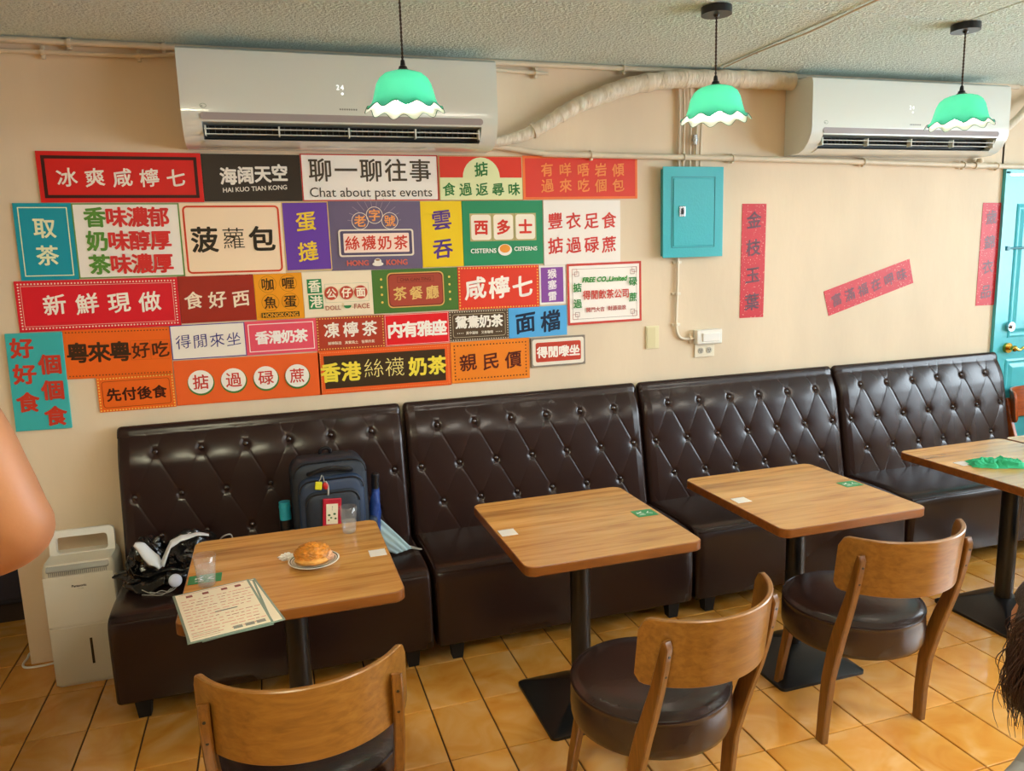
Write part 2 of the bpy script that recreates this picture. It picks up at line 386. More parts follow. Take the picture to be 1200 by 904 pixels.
# dark cabinet seen past the free end of the wall
c = thing('dark_cabinet', 'dark navy cabinet standing in shadow past the wall end at far left', 'cabinet', (-1.1, .72, 0))
b = MB(); b.box((0, 0, .50), (2.0, .5, .78), bev=.008); b.build('body', mat('navy_laminate', '#141a2c', .5), c, smooth=False)
b = MB(); b.box((0, .02, .055), (1.96, .44, .11)); b.build('plinth', mat('brown_plinth', '#2a1b12', .6), c, smooth=False)
b = MB(); b.box((0, -.01, .905), (2.04, .54, .03), bev=.004); b.build('worktop', M_dark, c, smooth=False)
for x in (-.67, 0, .67):
    b = MB(); b.box((x, -.257, .5), (.64, .016, .72), bev=.004); dr = b.build('door', mat('navy_laminate_door', '#1a2136', .45), c, smooth=False)
    b = MB(); b.box((x+.25, -.272, .62), (.012, .02, .1), bev=.003); b.build('handle', M_steel, dr)

# ------------------------------------------------------------------ ceiling lights (behind the camera)
for i, (x, y, wd) in enumerate([(2.6, -3.1, 'left of the front pair'), (5.0, -3.1, 'right of the front pair'), (.5, -3.75, 'rear left'), (4.2, -5.2, 'rear right')]):
    L = thing('ceiling_light', 'square ceiling light panel behind the camera, '+wd, 'light', (x, y, 2.64), 0, 'ceiling light panels')
    b = MB(); b.box((0, 0, -.02), (.62, .62, .04), bev=.004); b.build('frame', M_white, L, smooth=False)
    b = MB(); b.box((0, 0, -.042), (.58, .58, .006)); b.build('diffuser', M_panelw if x < 2 else M_panel, L, smooth=False)

# ------------------------------------------------------------------ benches
W = 1.236; BX = .187
ROWZ = [.93, .745, .572]
def rowcoord(z):
    if z >= ROWZ[1]: return (ROWZ[0]-z)/(ROWZ[0]-ROWZ[1])
    return 1+(ROWZ[1]-z)/(ROWZ[1]-ROWZ[2])
buttons = [(.1505+BX*i, ROWZ[0]) for i in range(6)] + [(.057+BX*i, ROWZ[1]) for i in range(7)] + [(.1505+BX*i, ROWZ[2]) for i in range(6)]
def backy(z): return -.20+(z-.43)*(.10/.54)+max(0, z-.865)**2*1.9
def tuft(x, z):
    r = rowcoord(z); a = (x-.1505)/BX-r/2; c = (x-.1505)/BX+r/2
    fade = 1.0 if r > -.15 else max(0, 1-(-.15-r)/.5)
    da = abs(a-round(a))*BX*.887; dc = abs(c-round(c))*BX*.887
    d = .0016*abs(math.sin(PI*a)*math.sin(PI*c))-(.0026*math.exp(-da/.0022)+.0011*math.exp(-dc/.0018))*fade+.006
    for bx_, bz in buttons:
        q = (x-bx_)**2+(z-bz)**2
        if q < .006: d -= .011*math.exp(-q/.00022)+.003*math.exp(-q/.0014)
    return d
bench = thing('booth_bench', 'leftmost dark brown leather booth bench, with the backpack and bag on it', 'bench', (1.075, 0, 0), 0, 'buttoned leather booth benches')
def make_back(b):
    prof = []
    for k in range(140):
        z = .40+(1.0-.40)*k/139; prof.append((backy(z), z, True))
    y0 = backy(1.0); R_ = (-y0-.014)/1.976
    for k in range(1, 13):
        a = PI*.93*k/12
        prof.append((y0+R_*(1-math.cos(a)), 1.0+R_*math.sin(a)*1.9, False))
    prof.append((-.004, .98, False)); prof.append((-.004, .40, False))
    NU = 400; rings = []
    for i in range(NU+1):
        x = W*i/NU; e = min(x, W-x); rr = .022
        edge = 0 if e >= rr else -rr*(1-math.sqrt(max(0, 1-((rr-e)/rr)**2)))
        m = min(1, e/.05); ring = []
        for (y, z, t) in prof:
            if t: d = tuft(x, z)*m + edge; ring.append((x-W/2, y-d*.98, z+d*.18))
            elif y < -.02:
                d = .010*m*(1-(z-1.0)/.06*.3)+edge*.8; ring.append((x-W/2, y-d*.5 if y < y0+R_ else y, z+edge*.8))
            else: ring.append((x-W/2, y, z+edge*.8 if z > .5 else z))
        rings.append(ring)
    b.rings(rings)
b = MB(); make_back(b); back = b.build('backrest', M_leather, bench, ang=50)
for bx_, bz in buttons:
    b = MB(); b.sph((0, 0, 0), .0128, (1, .7, 1), 16, 10); o = b.build('button', M_button, back)
    d = tuft(bx_, bz); o.location = (bx_-W/2, backy(bz)-d-.007, bz)
b = MB()
def seat_ring(x, ex):
    pts = []
    prof = [(-.004, .43), (-.1, .432), (-.22, .434), (-.36, .438), (-.5, .438), (-.58, .434), (-.622, .428), (-.642, .416), (-.650, .40), (-.653, .37), (-.655, .30), (-.655, .2), (-.653, .13), (-.650, .085), (-.64, .076), (-.3, .074), (-.004, .074)]
    for k, (y, z) in enumerate(prof):
        w_ = .004*math.sin(7*x+3)*math.exp(-((z-.12)/.08)**2) if k in (10, 11, 12) else 0
        zz = z-ex if z > .25 else z+ex*.3
        pts.append((x, y+ex*1.0 if y < -.5 else y, zz+.0015*math.sin(11*x)*(z > .40)))
        if w_: pts[-1] = (x, pts[-1][1]-w_, pts[-1][2])
    return pts
N = 60; rings = []
for i in range(N+1):
    t = i/N; x = -W/2+W*t; e = min(t, 1-t)*W; rr = .02
    if e > .03 and i % 1: continue
    rings.append((x, 0))
rs = [(-W/2, .02), (-W/2+.003, .010), (-W/2+.008, .004), (-W/2+.018, .0)] + [(-W/2+.018+(W-.036)*k/40, 0) for k in range(1, 40)] + [(W/2-.018, 0), (W/2-.008, .004), (W/2-.003, .010), (W/2, .02)]
b.rings([seat_ring(x, ex) for x, ex in rs]); b.build('seat', M_leather_seat, bench, ang=40)
# welt along the front edge
b = MB(); b.tube([(-W/2+.02, -.646, .414), (W/2-.02, -.646, .414)], .004, n=8); b.build('welt', M_leather, bench)
for x in (-W/2+.09, W/2-.09):
    for y in (-.6, -.08):
        b = MB(); b.rings([[(x-.022, y-.022, 0), (x+.022, y-.022, 0), (x+.022, y+.022, 0), (x-.022, y+.022, 0)], [(x-.03, y-.03, .076), (x+.03, y-.03, .076), (x+.03, y+.03, .076), (x-.03, y+.03, .076)]])
        b.build('leg', M_dark, bench, smooth=False)
for k, lb in ((1, 'dark brown leather booth bench, second from the left, behind the second table'),
              (2, 'dark brown leather booth bench under the teal electrical box and wall switch'),
              (3, 'dark brown leather booth bench at the right end beside the turquoise door')):
    dup(bench, (1.075+1.251*k, 0, 0), 0, lb)

# ------------------------------------------------------------------ tables
def rrect(hx, hy, r, n=6):
    P = []
    for cx, cy, a0 in ((hx-r, hy-r, 0), (-hx+r, hy-r, 90), (-hx+r, -hy+r, 180), (hx-r, -hy+r, 270)):
        for k in range(n+1):
            a = math.radians(a0+90*k/n); P.append((cx+r*math.cos(a), cy+r*math.sin(a)))
    return P
TZ = .735
table = thing('pedestal_table', 'wood grain table with bun, two water glasses and menus on it, leftmost table', 'table', (1.135, -1.13, 0), 0, 'square pedestal tables')
b = MB()
P = rrect(.325, .345, .035)
def sc(P, f, z): return [(x*(1-f/.325), y*(1-f/.345), z) for x, y in P]
b.rings([sc(P, .004, TZ-.036), sc(P, 0, TZ-.032), sc(P, 0, TZ-.003), sc(P, .0025, TZ)])
tt = b.build('tabletop', [M_top, M_edge], table, ang=30)
for f in tt.data.polygons:
    if f.normal.z < .9: f.material_index = 1
b = MB(); b.cyl((0, 0, .05), (0, 0, TZ-.045), .038, n=28); b.build('pole', M_iron, table)
b = MB(); b.box((0, 0, TZ-.041), (.22, .22, .009)); b.build('mounting_plate', M_iron, table, smooth=False)
b = MB(); P4 = rrect(.20, .205, .02, 3)
b.rings([[(x, y, 0) for x, y in P4], [(x, y, .012) for x, y in P4], [(x*.97, y*.97, .017) for x, y in P4], [(x*.19, y*.19, .085) for x, y in P4]])
b.build('base', M_iron, table, ang=20)
TABLES = [(1.135, None), (2.177, 'wood grain table with small white sticker and green sticker, second table from the left'),
          (3.135, 'wood grain table behind the second whole chair, third table from the left'),
          (4.305, 'wood grain table with a crumpled green cloth on it'),
          (4.975, 'wood grain table at the right picture edge, pushed against the one with the green cloth')]
for x, lb in TABLES[1:]: dup(table, (x, -1.13+(.02 if x < 3 else 0), 0), 0, lb)

# ------------------------------------------------------------------ chairs
chair = thing('round_seat_chair', 'wooden chair with curved back seen close up at the bottom left, seat mostly hidden', 'chair', (1.153, -1.674, 0), math.radians(-3.4), 'curved back chairs with round leather seats')
b = MB(); prof = [(r_*1.08, z_) for r_, z_ in [(0, .474), (.08, .474), (.15, .472), (.195, .466), (.212, .458), (.2165, .452), (.222, .450), (.225, .446), (.2215, .442), (.224, .43), (.226, .39), (.225, .350), (.221, .335), (.212, .328), (.195, .326), (0, .326)]]
b.lathe(prof, 56); b.build('seat', M_cushion, chair, ang=60)
b = MB(); b.tube([(.2395*math.cos(2*PI*k/56), .2395*math.sin(2*PI*k/56), .448) for k in range(57)], .004, n=6, cap=False); b.build('piping', M_leather, chair)
b = MB(); b.cyl((0, 0, .305), (0, 0, .328), .18, n=40); b.build('seat_ring', M_post, chair)
def back_arc():
    b = MB(); RR = .262; cy = -.075; A = math.radians(66); n = 44; rings = []
    for i in range(n+1):
        t = -1+2*i/n; ph = t*A; arc = (1-abs(t))*A*RR
        zt, zb = .80, .605
        rc = .035
        if arc < rc: q = rc-math.sqrt(max(0, rc*rc-(rc-arc)**2)); zt -= q; zb += q*.7
        zt -= .012*(1-abs(t))*0; ring = []
        T = .0075
        for z, o in ((zb+.003, -T), (zb, -T+.003), (zb, T-.003), (zb+.003, T), ((zb+zt)/2, T), (zt-.003, T), (zt, T-.003), (zt, -T+.003), (zt-.003, -T), ((zb+zt)/2, -T)):
            r_ = RR+o; rake = -(z-.605)*.12
            ring.append((r_*math.sin(ph), cy-r_*math.cos(ph)*1.0+rake, z))
        rings.append(ring)
    b.rings(rings); return b
back_arc().build('backrest', M_chair, chair, ang=40)
def plank(pts, wx, wy):
    b = MB(); rings = []
    for (x, y, z, k) in pts:
        hx, hy = wx/2, wy*k/2; c = .004
        rings.append([(x-hx+c, y-hy, z), (x+hx-c, y-hy, z), (x+hx, y-hy+c, z), (x+hx, y+hy-c, z), (x+hx-c, y+hy, z), (x-hx+c, y+hy, z), (x-hx, y+hy-c, z), (x-hx, y-hy+c, z)])
    b.rings(rings); return b
for s in (-1, 1):
    pts = [(s*.213, -.125, 0, .74), (s*.210, -.130, .12, .82), (s*.209, -.142, .25, .9), (s*.211, -.168, .36, 1.0), (s*.214, -.192, .44, .95), (s*.217, -.220, .52, .85), (s*.218, -.245, .60, .7), (s*.218, -.262, .67, .62), (s*.217, -.275, .73, .5), (s*.217, -.275, .750, .2)]
    lg = plank(pts, .026, .054).build('leg', M_post, chair, ang=40)
    b = MB()
    for z, y in ((.65, -.273), (.71, -.285)): b.cyl((s*.217, y+.004, z), (s*.217, y-.002, z), .004, n=8)
    b.build('screw', M_iron, lg)
    pts = [(s*.135, .235, 0, .7), (s*.13, .215, .12, .85), (s*.126, .190, .24, 1), (s*.123, .176, .325, 1)]
    plank(pts, .028, .036).build('leg', M_post, chair, ang=40)
dup(chair, (2.150, -1.725, 0), math.radians(17.3), 'wooden chair with round dark leather seat turned slightly, at the second table')
dup(chair, (3.087, -1.512, 0), math.radians(-.6), 'wooden chair with round dark leather seat fully in view, at the third table')
dup(chair, (4.36, -1.50, 0), math.radians(2), 'wooden chair cut off by the right picture edge, front leg over the black table base')
far = dup(chair, (5.735, -.36, 0), math.radians(180), 'wooden chair, orange light in its colour, standing in front of the turquoise door')
for c in kids(far):
    if c.name.split('.')[0] in ('backrest', 'leg', 'seat_ring'):
        c.data = c.data.copy(); c.data.materials[0] = M_litwood  # same chair wood with the orange light on it put into the colour

# ------------------------------------------------------------------ pendant lamps
lamp = thing('pendant_lamp', 'green glass pendant lamp in front of the large left air conditioner', 'lamp', (1.628, -.95, 2.64), 0, 'green ruffled glass pendant lamps')
b = MB(); b.cyl((0, 0, 0), (0, 0, -.028), .058, n=36); b.cyl((0, 0, -.028), (0, 0, -.036), .012, .008, n=16); b.sph((.035, -.04, -.014), .006)
b.build('canopy', M_black, lamp)
b = MB()
for ph in (0, PI): b.tube([(.0022*math.cos(ph+k*.9), .0022*math.sin(ph+k*.9), -.03-.228*k/60) for k in range(61)], .0022, n=5)
b.build('cord', mat('brown_cord', '#3b2a1c', .6), lamp)
b = MB(); b.lathe([(.004, -.248), (.007, -.252), (.009, -.268), (.014, -.272), (.015, -.278), (.026, -.286), (.030, -.294), (.0, -.295)], 24); b.cyl((0, 0, -.29), (0, 0, -.335), .017, n=20)
b.build('lamp_holder', M_black, lamp)
def shade(off, z1=0):
    prof = [(.020, -.289), (.045, -.290), (.066, -.297), (.083, -.311), (.094, -.331), (.101, -.356), (.107, -.378), (.113, -.394), (.122, -.405), (.133, -.411)]
    n = 144; rings = []
    for k, (r, z) in enumerate(prof):
        f = max(0, (k-5)/4)**1.6
        ring = []
        for i in range(n):
            a = 2*PI*i/n; wv = math.cos(11*a)
            ring.append(((r+off+f*.005*wv)*math.cos(a), (r+off+f*.005*wv)*math.sin(a), z-f*.0085*wv-off*.3*(k < 4)))
        rings.append(ring)
    return rings
b = MB(); b.rings(shade(0), cap=False); sh = b.build('shade', M_shade, lamp, ang=80, fix=False)
b = MB(); b.rings(shade(-.0022), cap=False); b.build('inner_lining', M_shadein, sh, ang=80, fix=False)
b = MB(); R_ = shade(-.001)[-1]; b.tube(R_+[R_[0]], .0013, n=5, cap=False); b.build('rim', mat('dark_green_rim', '#0d5a45', .2), sh)
b = MB(); b.sph((0, 0, -.372), .027, (1, 1, 1.15)); b.cyl((0, 0, -.33), (0, 0, -.35), .014, .018, n=16); b.build('bulb', M_bulb, lamp)
dup(lamp, (2.852, -.93, 2.64), 0, 'green glass pendant lamp hanging above the teal electrical box')
dup(lamp, (4.055, -.95, 2.64), 0, 'green glass pendant lamp in front of the smaller right air conditioner')

# ------------------------------------------------------------------ text
GC = {}
def glyph(ch, bold):
    k = (ch, bold)
    if k not in GC and bold > .004:
        V, F = glyph(ch, 0); V = V[:, :2]; n = len(V); VV = []; FF = []
        for q, (dx, dz) in enumerate([(0, 0)]+[(math.cos(a*PI/4)*bold, math.sin(a*PI/4)*bold) for a in range(8)]):
            VV.append(np.column_stack([V[:, 0]+dx, V[:, 1]+dz, np.full(n, q*3e-5)])); FF += [tuple(i+q*n for i in f) for f in F]
        GC[k] = (np.concatenate(VV), FF)
    if k not in GC:
        cu = bpy.data.curves.new('t', 'FONT'); cu.body = ch; cu.size = 1; cu.offset = min(bold, 0); cu.resolution_u = 3
        ob = bpy.data.objects.new('t', cu); me = bpy.data.meshes.new_from_object(ob)
        V = np.zeros(len(me.vertices)*3); me.vertices.foreach_get('co', V); V = V.reshape(-1, 3)
        GC[k] = (V[:, :2].copy(), [tuple(p.vertices) for p in me.polygons])
        bpy.data.objects.remove(ob); bpy.data.curves.remove(cu); bpy.data.meshes.remove(me)
    return GC[k]
class Flat:
    """flat print in the sign's own x/z plane, facing -y"""
    def __init__(s): s.d = {}; s.y = 0
    def add(s, key, V, F):
        v, f = s.d.setdefault(key, ([], [])); o = len(v)
        v += [(q[0], s.y-(q[2] if len(q) > 2 else 0), q[1]) for q in V]; f += [tuple(i+o for i in q) for q in F]
    def poly(s, key, P): s.add(key, P, [tuple(range(len(P)))])
    def rect(s, key, x0, z0, x1, z1): s.poly(key, [(x0, z0), (x1, z0), (x1, z1), (x0, z1)])
    def ring(s, key, A, B):
        n = len(A); s.add(key, A+B, [(i, (i+1) % n, n+(i+1) % n, n+i) for i in range(n)])
    def char(s, key, ch, cx, cz, size, bold=.0, shear=0, rot=0, sx=1, wob=0):
        V, F = glyph(ch, bold); x = (V[:, 0]-.5)*size*sx; z = (V[:, 1]-.375)*size
        if wob: z = z+wob*x+size*.012*np.sin(V[:, 0]*9+V[:, 1]*4); x = x+size*.015*np.sin(V[:, 1]*8)
        x = x+shear*z
        c, sn = math.cos(rot), math.sin(rot)
        s.add(key, list(zip(cx+c*x-sn*z, cz+sn*x+c*z, V[:, 2] if V.shape[1] > 2 else x*0)), F)
    def text(s, key, st, cx, cz, size, adv, vert=False, rise=0, **k):
        n = len(st); k0 = key
        for i, ch in enumerate(st):
            if ch == ' ': continue
            t = i-(n-1)/2
            if size > .035: Flat.uid = getattr(Flat, 'uid', 0)+1; key = ('character', k0[1], Flat.uid)
            if vert: s.char(key, ch, cx, cz-t*adv, size, **k)
            else: s.char(key, ch, cx+t*adv, cz+t*adv*rise, size, **k)
    def latin(s, key, st, cx, cz, width, bold=0, shear=0, hs=1.0, rise=0):
        V, F = glyph(st, bold); x0, x1 = V[:, 0].min(), V[:, 0].max(); k = width/(x1-x0)
        x = (V[:, 0]-(x0+x1)/2)*k; z = (V[:, 1]-.35)*k*hs
        s.add(key, list(zip(cx+x+shear*z, cz+z+rise*x, V[:, 2] if V.shape[1] > 2 else x*0)), F)
    def up(s): s.y -= .0004
    def build(s, parent):
        for kk, (v, f) in s.d.items():
            nm, col = kk[:2]
            me = bpy.data.meshes.new(nm); me.from_pydata([tuple(map(float, q)) for q in v], [], f)
            me.materials.append(ink(col) if isinstance(col, str) else col); o = bpy.data.objects.new(nm, me); COL.objects.link(o); o.parent = parent
def circ(cx, cz, r, n=28, rz=None, a0=0): return [(cx+r*math.cos(a0+2*PI*k/n), cz+(rz or r)*math.sin(a0+2*PI*k/n)) for k in range(n)]
def rr2(hw, hh, r, cx=0, cz=0):
    return [(cx+x, cz+z) for x, z in (rrect(hw, hh, r, 4) if r > 0 else [(hw, hh), (-hw, hh), (-hw, -hh), (hw, -hh)])]
def op(F, o, w, h):
    k = o[0]; F.up()
    if k == 'r': F.rect(('panel', o[5]), o[1], o[2], o[3], o[4])
    elif k == 'q': F.poly(('panel', o[6]), rr2(o[3], o[4], o[5], o[1], o[2]))
    elif k == 'f': i, t, c, r = o[1:5]; F.ring(('border', c), rr2(w/2-i, h/2-i, r), rr2(w/2-i-t, h/2-i-t, max(r-t, 0) if r > t else (.0001 if r else 0)))
    elif k == 'g': cx, cz, hw, hh, t, c = o[1:7]; Flat.uid = getattr(Flat, 'uid', 0)+1; F.ring(('border', c, Flat.uid), rr2(hw, hh, 0, cx, cz), rr2(hw-t, hh-t, 0, cx, cz))
    elif k == 't': st, cx, cz, sz, adv, c = o[1:7]; F.text(('lettering', c), st, cx, cz, sz, adv, **(o[7] if len(o) > 7 else {}))
    elif k == 'v': st, cx, cz, sz, adv, c = o[1:7]; F.text(('lettering', c), st, cx, cz, sz, adv, vert=True, **(o[7] if len(o) > 7 else {}))
    elif k == 'l': st, cx, cz, wd, c = o[1:6]; Flat.uid = getattr(Flat, 'uid', 0)+1; F.latin(('lettering', c, Flat.uid), st, cx, cz, wd, **(o[6] if len(o) > 6 else {}))
    elif k == 'c': F.poly(('disc', o[4]), circ(o[1], o[2], o[3], rz=(o[5] if len(o) > 5 else None)))
    elif k == 'o': F.ring(('ring', o[5]), circ(o[1], o[2], o[3]), circ(o[1], o[2], o[3]-o[4]))
    elif k == 'y':
        cx, cz, r0, r1, n_, t, c = o[1:8]
        for j in range(n_):
            a = PI*(j+.5)/n_; ca, sa = math.cos(a), math.sin(a)
            F.poly(('rays', c), [(cx+r0*ca-t*sa, cz+r0*sa+t*ca), (cx+r0*ca+t*sa, cz+r0*sa-t*ca), (cx+r1*ca+t*sa, cz+r1*sa-t*ca), (cx+r1*ca-t*sa, cz+r1*sa+t*ca)])
    elif k == 'd':
        i, sp, r, c = o[1:5]; sides = o[5] if len(o) > 5 else 'tblr'
        nx = max(2, round((w-2*i)/sp)); nz = max(2, round((h-2*i)/sp)); pts = set()
        for a in range(nx+1):
            x = -w/2+i+(w-2*i)*a/nx
            if 't' in sides: pts.add((round(x, 5), round(h/2-i, 5)))
            if 'b' in sides: pts.add((round(x, 5), round(-h/2+i, 5)))
        for a in range(nz+1):
            z = -h/2+i+(h-2*i)*a/nz
            if 'l' in sides: pts.add((round(-w/2+i, 5), round(z, 5)))
            if 'r' in sides: pts.add((round(w/2-i, 5), round(z, 5)))
        for x, z in sorted(pts): F.poly(('dotted_border', c), circ(x, z, r, 8))
def sign(name, label, pos, board, ops, group='printed boards on the sign wall', thick=.006, cat='sign', rot=None, bmat=None, radius=0):
    x, z, w, h, ang = pos
    r = thing(name, label, cat, (x, -.001, z), 0, group); r.rotation_euler = (0, -math.radians(ang), 0)
    b = MB()
    if radius: b.prism([(p[0], p[1]) for p in rrect(w/2, h/2, radius)], 'y', 0, -thick)
    else: b.box((0, -thick/2, 0), (w-.0015, thick, h-.0015), bev=min(.0008, thick/3), seg=1)
    b.build('board', bmat or ink(board, .30), r, smooth=False)
    F = Flat(); F.y = -thick-.0002
    for o in ops: op(F, o, w, h)
    F.build(r); return r
BR = dict(bold=.018, wob=.10); BB = dict(bold=.032); BN = dict(bold=.012)
sign('wall_sign', 'bright red board with black frame and white brush characters, top left of the sign wall', (.587, 2.102, .628, .207, -.3), '#dd1f1b',
     [('f', .018, .013, '#3c0f0b', 0), ('t', '冰爽咸檸七', .0, -.002, .078, .104, '#fbefe2', BR)])
sign('wall_sign', 'dark brown board with white blocky characters, top row below the air conditioner', (1.107, 2.100, .413, .202, -.2), '#382e26',
     [('t', '海阔天空', .008, .014, .076, .072, '#f4efe6', dict(bold=.034, rise=.07, sx=.95)), ('l', 'HAI KUO TIAN KONG', .008, -.046, .27, '#efe8dc', dict(bold=.02, rise=.05))])
sign('wall_sign', 'long white board with large brown characters and an English line, top row', (1.628, 2.101, .626, .207, -.1), '#f4efe8',
     [('f', 0, .005, '#c63a36', 0), ('t', '聊一聊往事', .0, .033, .108, .114, '#4d4234', BN), ('l', 'Chat about past events', .0, -.064, .56, '#3d342a', {})])
sign('wall_sign', 'red and pale green board with an arch around one green character, top row', (2.153, 2.099, .419, .208, -.1), '#e6edb8',
     [('f', 0, .003, '#c98a4a', 0), ('r', -.204, .003, .204, .100, '#e23d2a'), ('c', 0, .005, .092, '#e6edb8'), ('r', -.204, -.1, .204, .003, '#e6edb8'),
      ('t', '掂', 0, .042, .07, .1, '#2f7a3a', BR), ('t', '食過返尋味', 0, -.052, .064, .081, '#2f7a3a', BR)])
sign('wall_sign', 'orange red board with two rows of orange characters, right end of the top row', (2.672, 2.102, .618, .209, .1), '#df4334',
     [('f', 0, .012, '#f07a3e', 0), ('t', '有咩唔岩傾', .01, .038, .068, .096, '#f59450', BR), ('t', '過來吃個包', .01, -.038, .068, .096, '#f59450', BR)])
sign('wall_sign', 'teal blue board with cream frame and two stacked cream characters, second row left end', (.273, 1.842, .215, .315, -.6), '#149bb0',
     [('f', .017, .004, '#e9f0c4', 0), ('v', '取茶', 0, .0, .086, .112, '#ecf2c8', dict(bold=.02))])
sign('wall_sign', 'white board with green edge and three lines of green and red characters', (.587, 1.840, .413, .310, -.4), '#f6f1e8',
     [('f', 0, .005, '#6f9b48', 0)] + [x for z, a, c_ in ((.098, '香', '味濃郁'), (0, '奶', '味醇厚'), (-.098, '茶', '味濃厚')) for x in
      (('t', a, -.123, z, .086, .08, '#5a9136', BB), ('t', c_, .041, z, .086, .082, '#d92f2c', BB))])
sign('wall_sign', 'cream board with orange red rounded frame and three large black characters', (1.006, 1.836, .425, .316, -.3), '#fbe2c2',
     [('f', .012, .008, '#d8431d', .02), ('t', '菠', -.120, .0, .115, .1, '#2e2416', dict(bold=.024)), ('t', '蘿', -.0, .004, .1, .1, '#3a2f1e', dict(bold=-.006)), ('t', '包', .120, 0, .115, .1, '#2e2416', dict(bold=.024))])
sign('wall_sign', 'narrow purple board with two stacked yellow brush characters', (1.321, 1.842, .204, .307, .2), '#693fa8',
     [('f', 0, .004, '#e2c070', 0), ('v', '蛋撻', 0, .0, .092, .135, '#f4d03a', BR)])
sign('wall_sign', 'grey purple board with three ringed orange characters above a cream plaque and teacup', (1.634, 1.839, .427, .314, -.4), '#6c617e',
     [('y', -.004, .055, .075, .125, 12, .0008, '#a99aa8'), ('c', -.071, .067, .038, '#6c617e'), ('c', .066, .067, .038, '#6c617e'), ('c', -.004, .093, .038, '#6c617e'),
      ('o', -.071, .067, .039, .003, '#eadccd'), ('o', .066, .067, .039, .003, '#eadccd'), ('o', -.004, .093, .039, .003, '#eadccd'),
      ('t', '老', -.071, .067, .056, .1, '#f7a55c', dict(bold=.02)), ('t', '字', -.004, .093, .056, .1, '#f7a55c', dict(bold=.02)), ('t', '號', .066, .067, .054, .1, '#f7a55c', dict(bold=.015)),
      ('q', 0, -.033, .174, .062, .012, '#e8dccb'), ('q', 0, -.033, .166, .055, .008, '#574d68'), ('q', 0, -.033, .152, .044, .004, '#fbe0d2'),
      ('t', '絲襪奶茶', 0, -.033, .068, .075, '#d4402a', BR), ('l', 'HONG', -.092, -.124, .1, '#dd6e5c', dict(bold=.03)), ('l', 'KONG', .09, -.124, .1, '#dd6e5c', dict(bold=.03)),
      ('c', 0, -.131, .026, '#f3ece0', .010), ('c', 0, -.119, .017, '#f3ece0', .014), ('c', 0, -.112, .011, '#a8743a', .004)])
sign('wall_sign', 'narrow yellow board with two stacked purple brush characters', (1.948, 1.839, .202, .310, 0), '#f2ce1d',
     [('v', '雲吞', 0, .0, .10, .135, '#5a3a8e', BR)])
sign('wall_sign', 'green board with three cream cards, red characters and a small plate of toast', (2.255, 1.839, .412, .310, -.2), '#2b8f62',
     [x for cx, ch in ((-.113, '西'), (0, '多'), (.113, '士')) for x in (('q', cx, .028, .056, .066, 0, '#c0b27a'), ('q', cx, .028, .050, .060, .014, '#f4ecd9'), ('t', ch, cx, .028, .074, .1, '#d73726', dict(bold=.036)))] +
     [('l', 'CISTERNS', -.105, -.084, .13, '#eef3ea', dict(bold=.03)), ('l', 'CISTERNS', .112, -.078, .12, '#eef3ea', dict(bold=.03)), ('c', .004, -.082, .036, '#f4efe6', .028), ('c', .004, -.076, .027, '#ee9a3a', .020)])
sign('wall_sign', 'plain white board with two rows of four red brush characters', (2.674, 1.833, .421, .319, -.2), '#f3ede6',
     [('t', '豐衣足食', 0, .058, .084, .098, '#d23a32', BR), ('t', '掂過碌蔗', 0, -.062, .084, .098, '#d23a32', BR)])
sign('wall_sign', 'crimson board with white dotted border and four white brush characters, third row left end', (.446, 1.576, .625, .213, -.5), '#df1a2b',
     [('d', .014, .0125, .0035, '#f5d9c8'), ('f', .022, .002, '#f0b8a8', 0), ('t', '新鮮現做', .012, .004, .090, .122, '#fbf3e6', BR)])
sign('wall_sign', 'brick red board with three cream brush characters, third row', (.916, 1.579, .316, .207, .1), '#a12c1c',
     [('t', '食好西', .0, -.004, .078, .099, '#f7e6cc', BR)])
sign('wall_sign', 'amber board with four ringed dark characters and a dark band', (1.179, 1.577, .211, .210, 0), '#f3a01e',
     [x for cx, cz, ch in ((-.046, .056, '咖'), (.043, .058, '喱'), (-.040, -.026, '魚'), (.047, -.024, '蛋')) for x in (('o', cx, cz, .038, .0014, '#9c6a14'), ('t', ch, cx, cz, .058, .1, '#3b2c10', dict(bold=.012)))] +
     [('r', -.083, -.094, .083, -.071, '#4a3a10'), ('l', 'HONGKONG', 0, -.083, .155, '#f0a52c', dict(bold=.03))])
sign('wall_sign', 'cream board with two green squares, three red octagons and a green bowl', (1.443, 1.578, .317, .208, .2), '#f5e5c8',
     [('g', .04, .003, .10, .043, .001, '#9ab08a'), ('r', -.138, .006, -.073, .071, '#2e8850'), ('r', -.136, -.066, -.071, -.001, '#2e8850'), ('t', '香', -.105, .039, .058, .1, '#f2ecd4', dict(bold=.02)), ('t', '港', -.103, -.033, .058, .1, '#f2ecd4', dict(bold=.02))] +
     [x for cx, ch in ((-.032, '公'), (.037, '仔'), (.103, '面')) for x in (('c', cx, .003, .031, '#c54a34'), ('t', ch, cx, .003, .046, .1, '#f7ecd6', dict(bold=.03)))] +
     [('l', 'DOLL', -.028, -.064, .07, '#b0604a', dict(bold=.015)), ('l', 'FACE', .104, -.062, .072, '#b0604a', dict(bold=.015)), ('c', .038, -.058, .017, '#2e8850', .012), ('r', .022, -.056, .054, -.044, '#f5e5c8')])
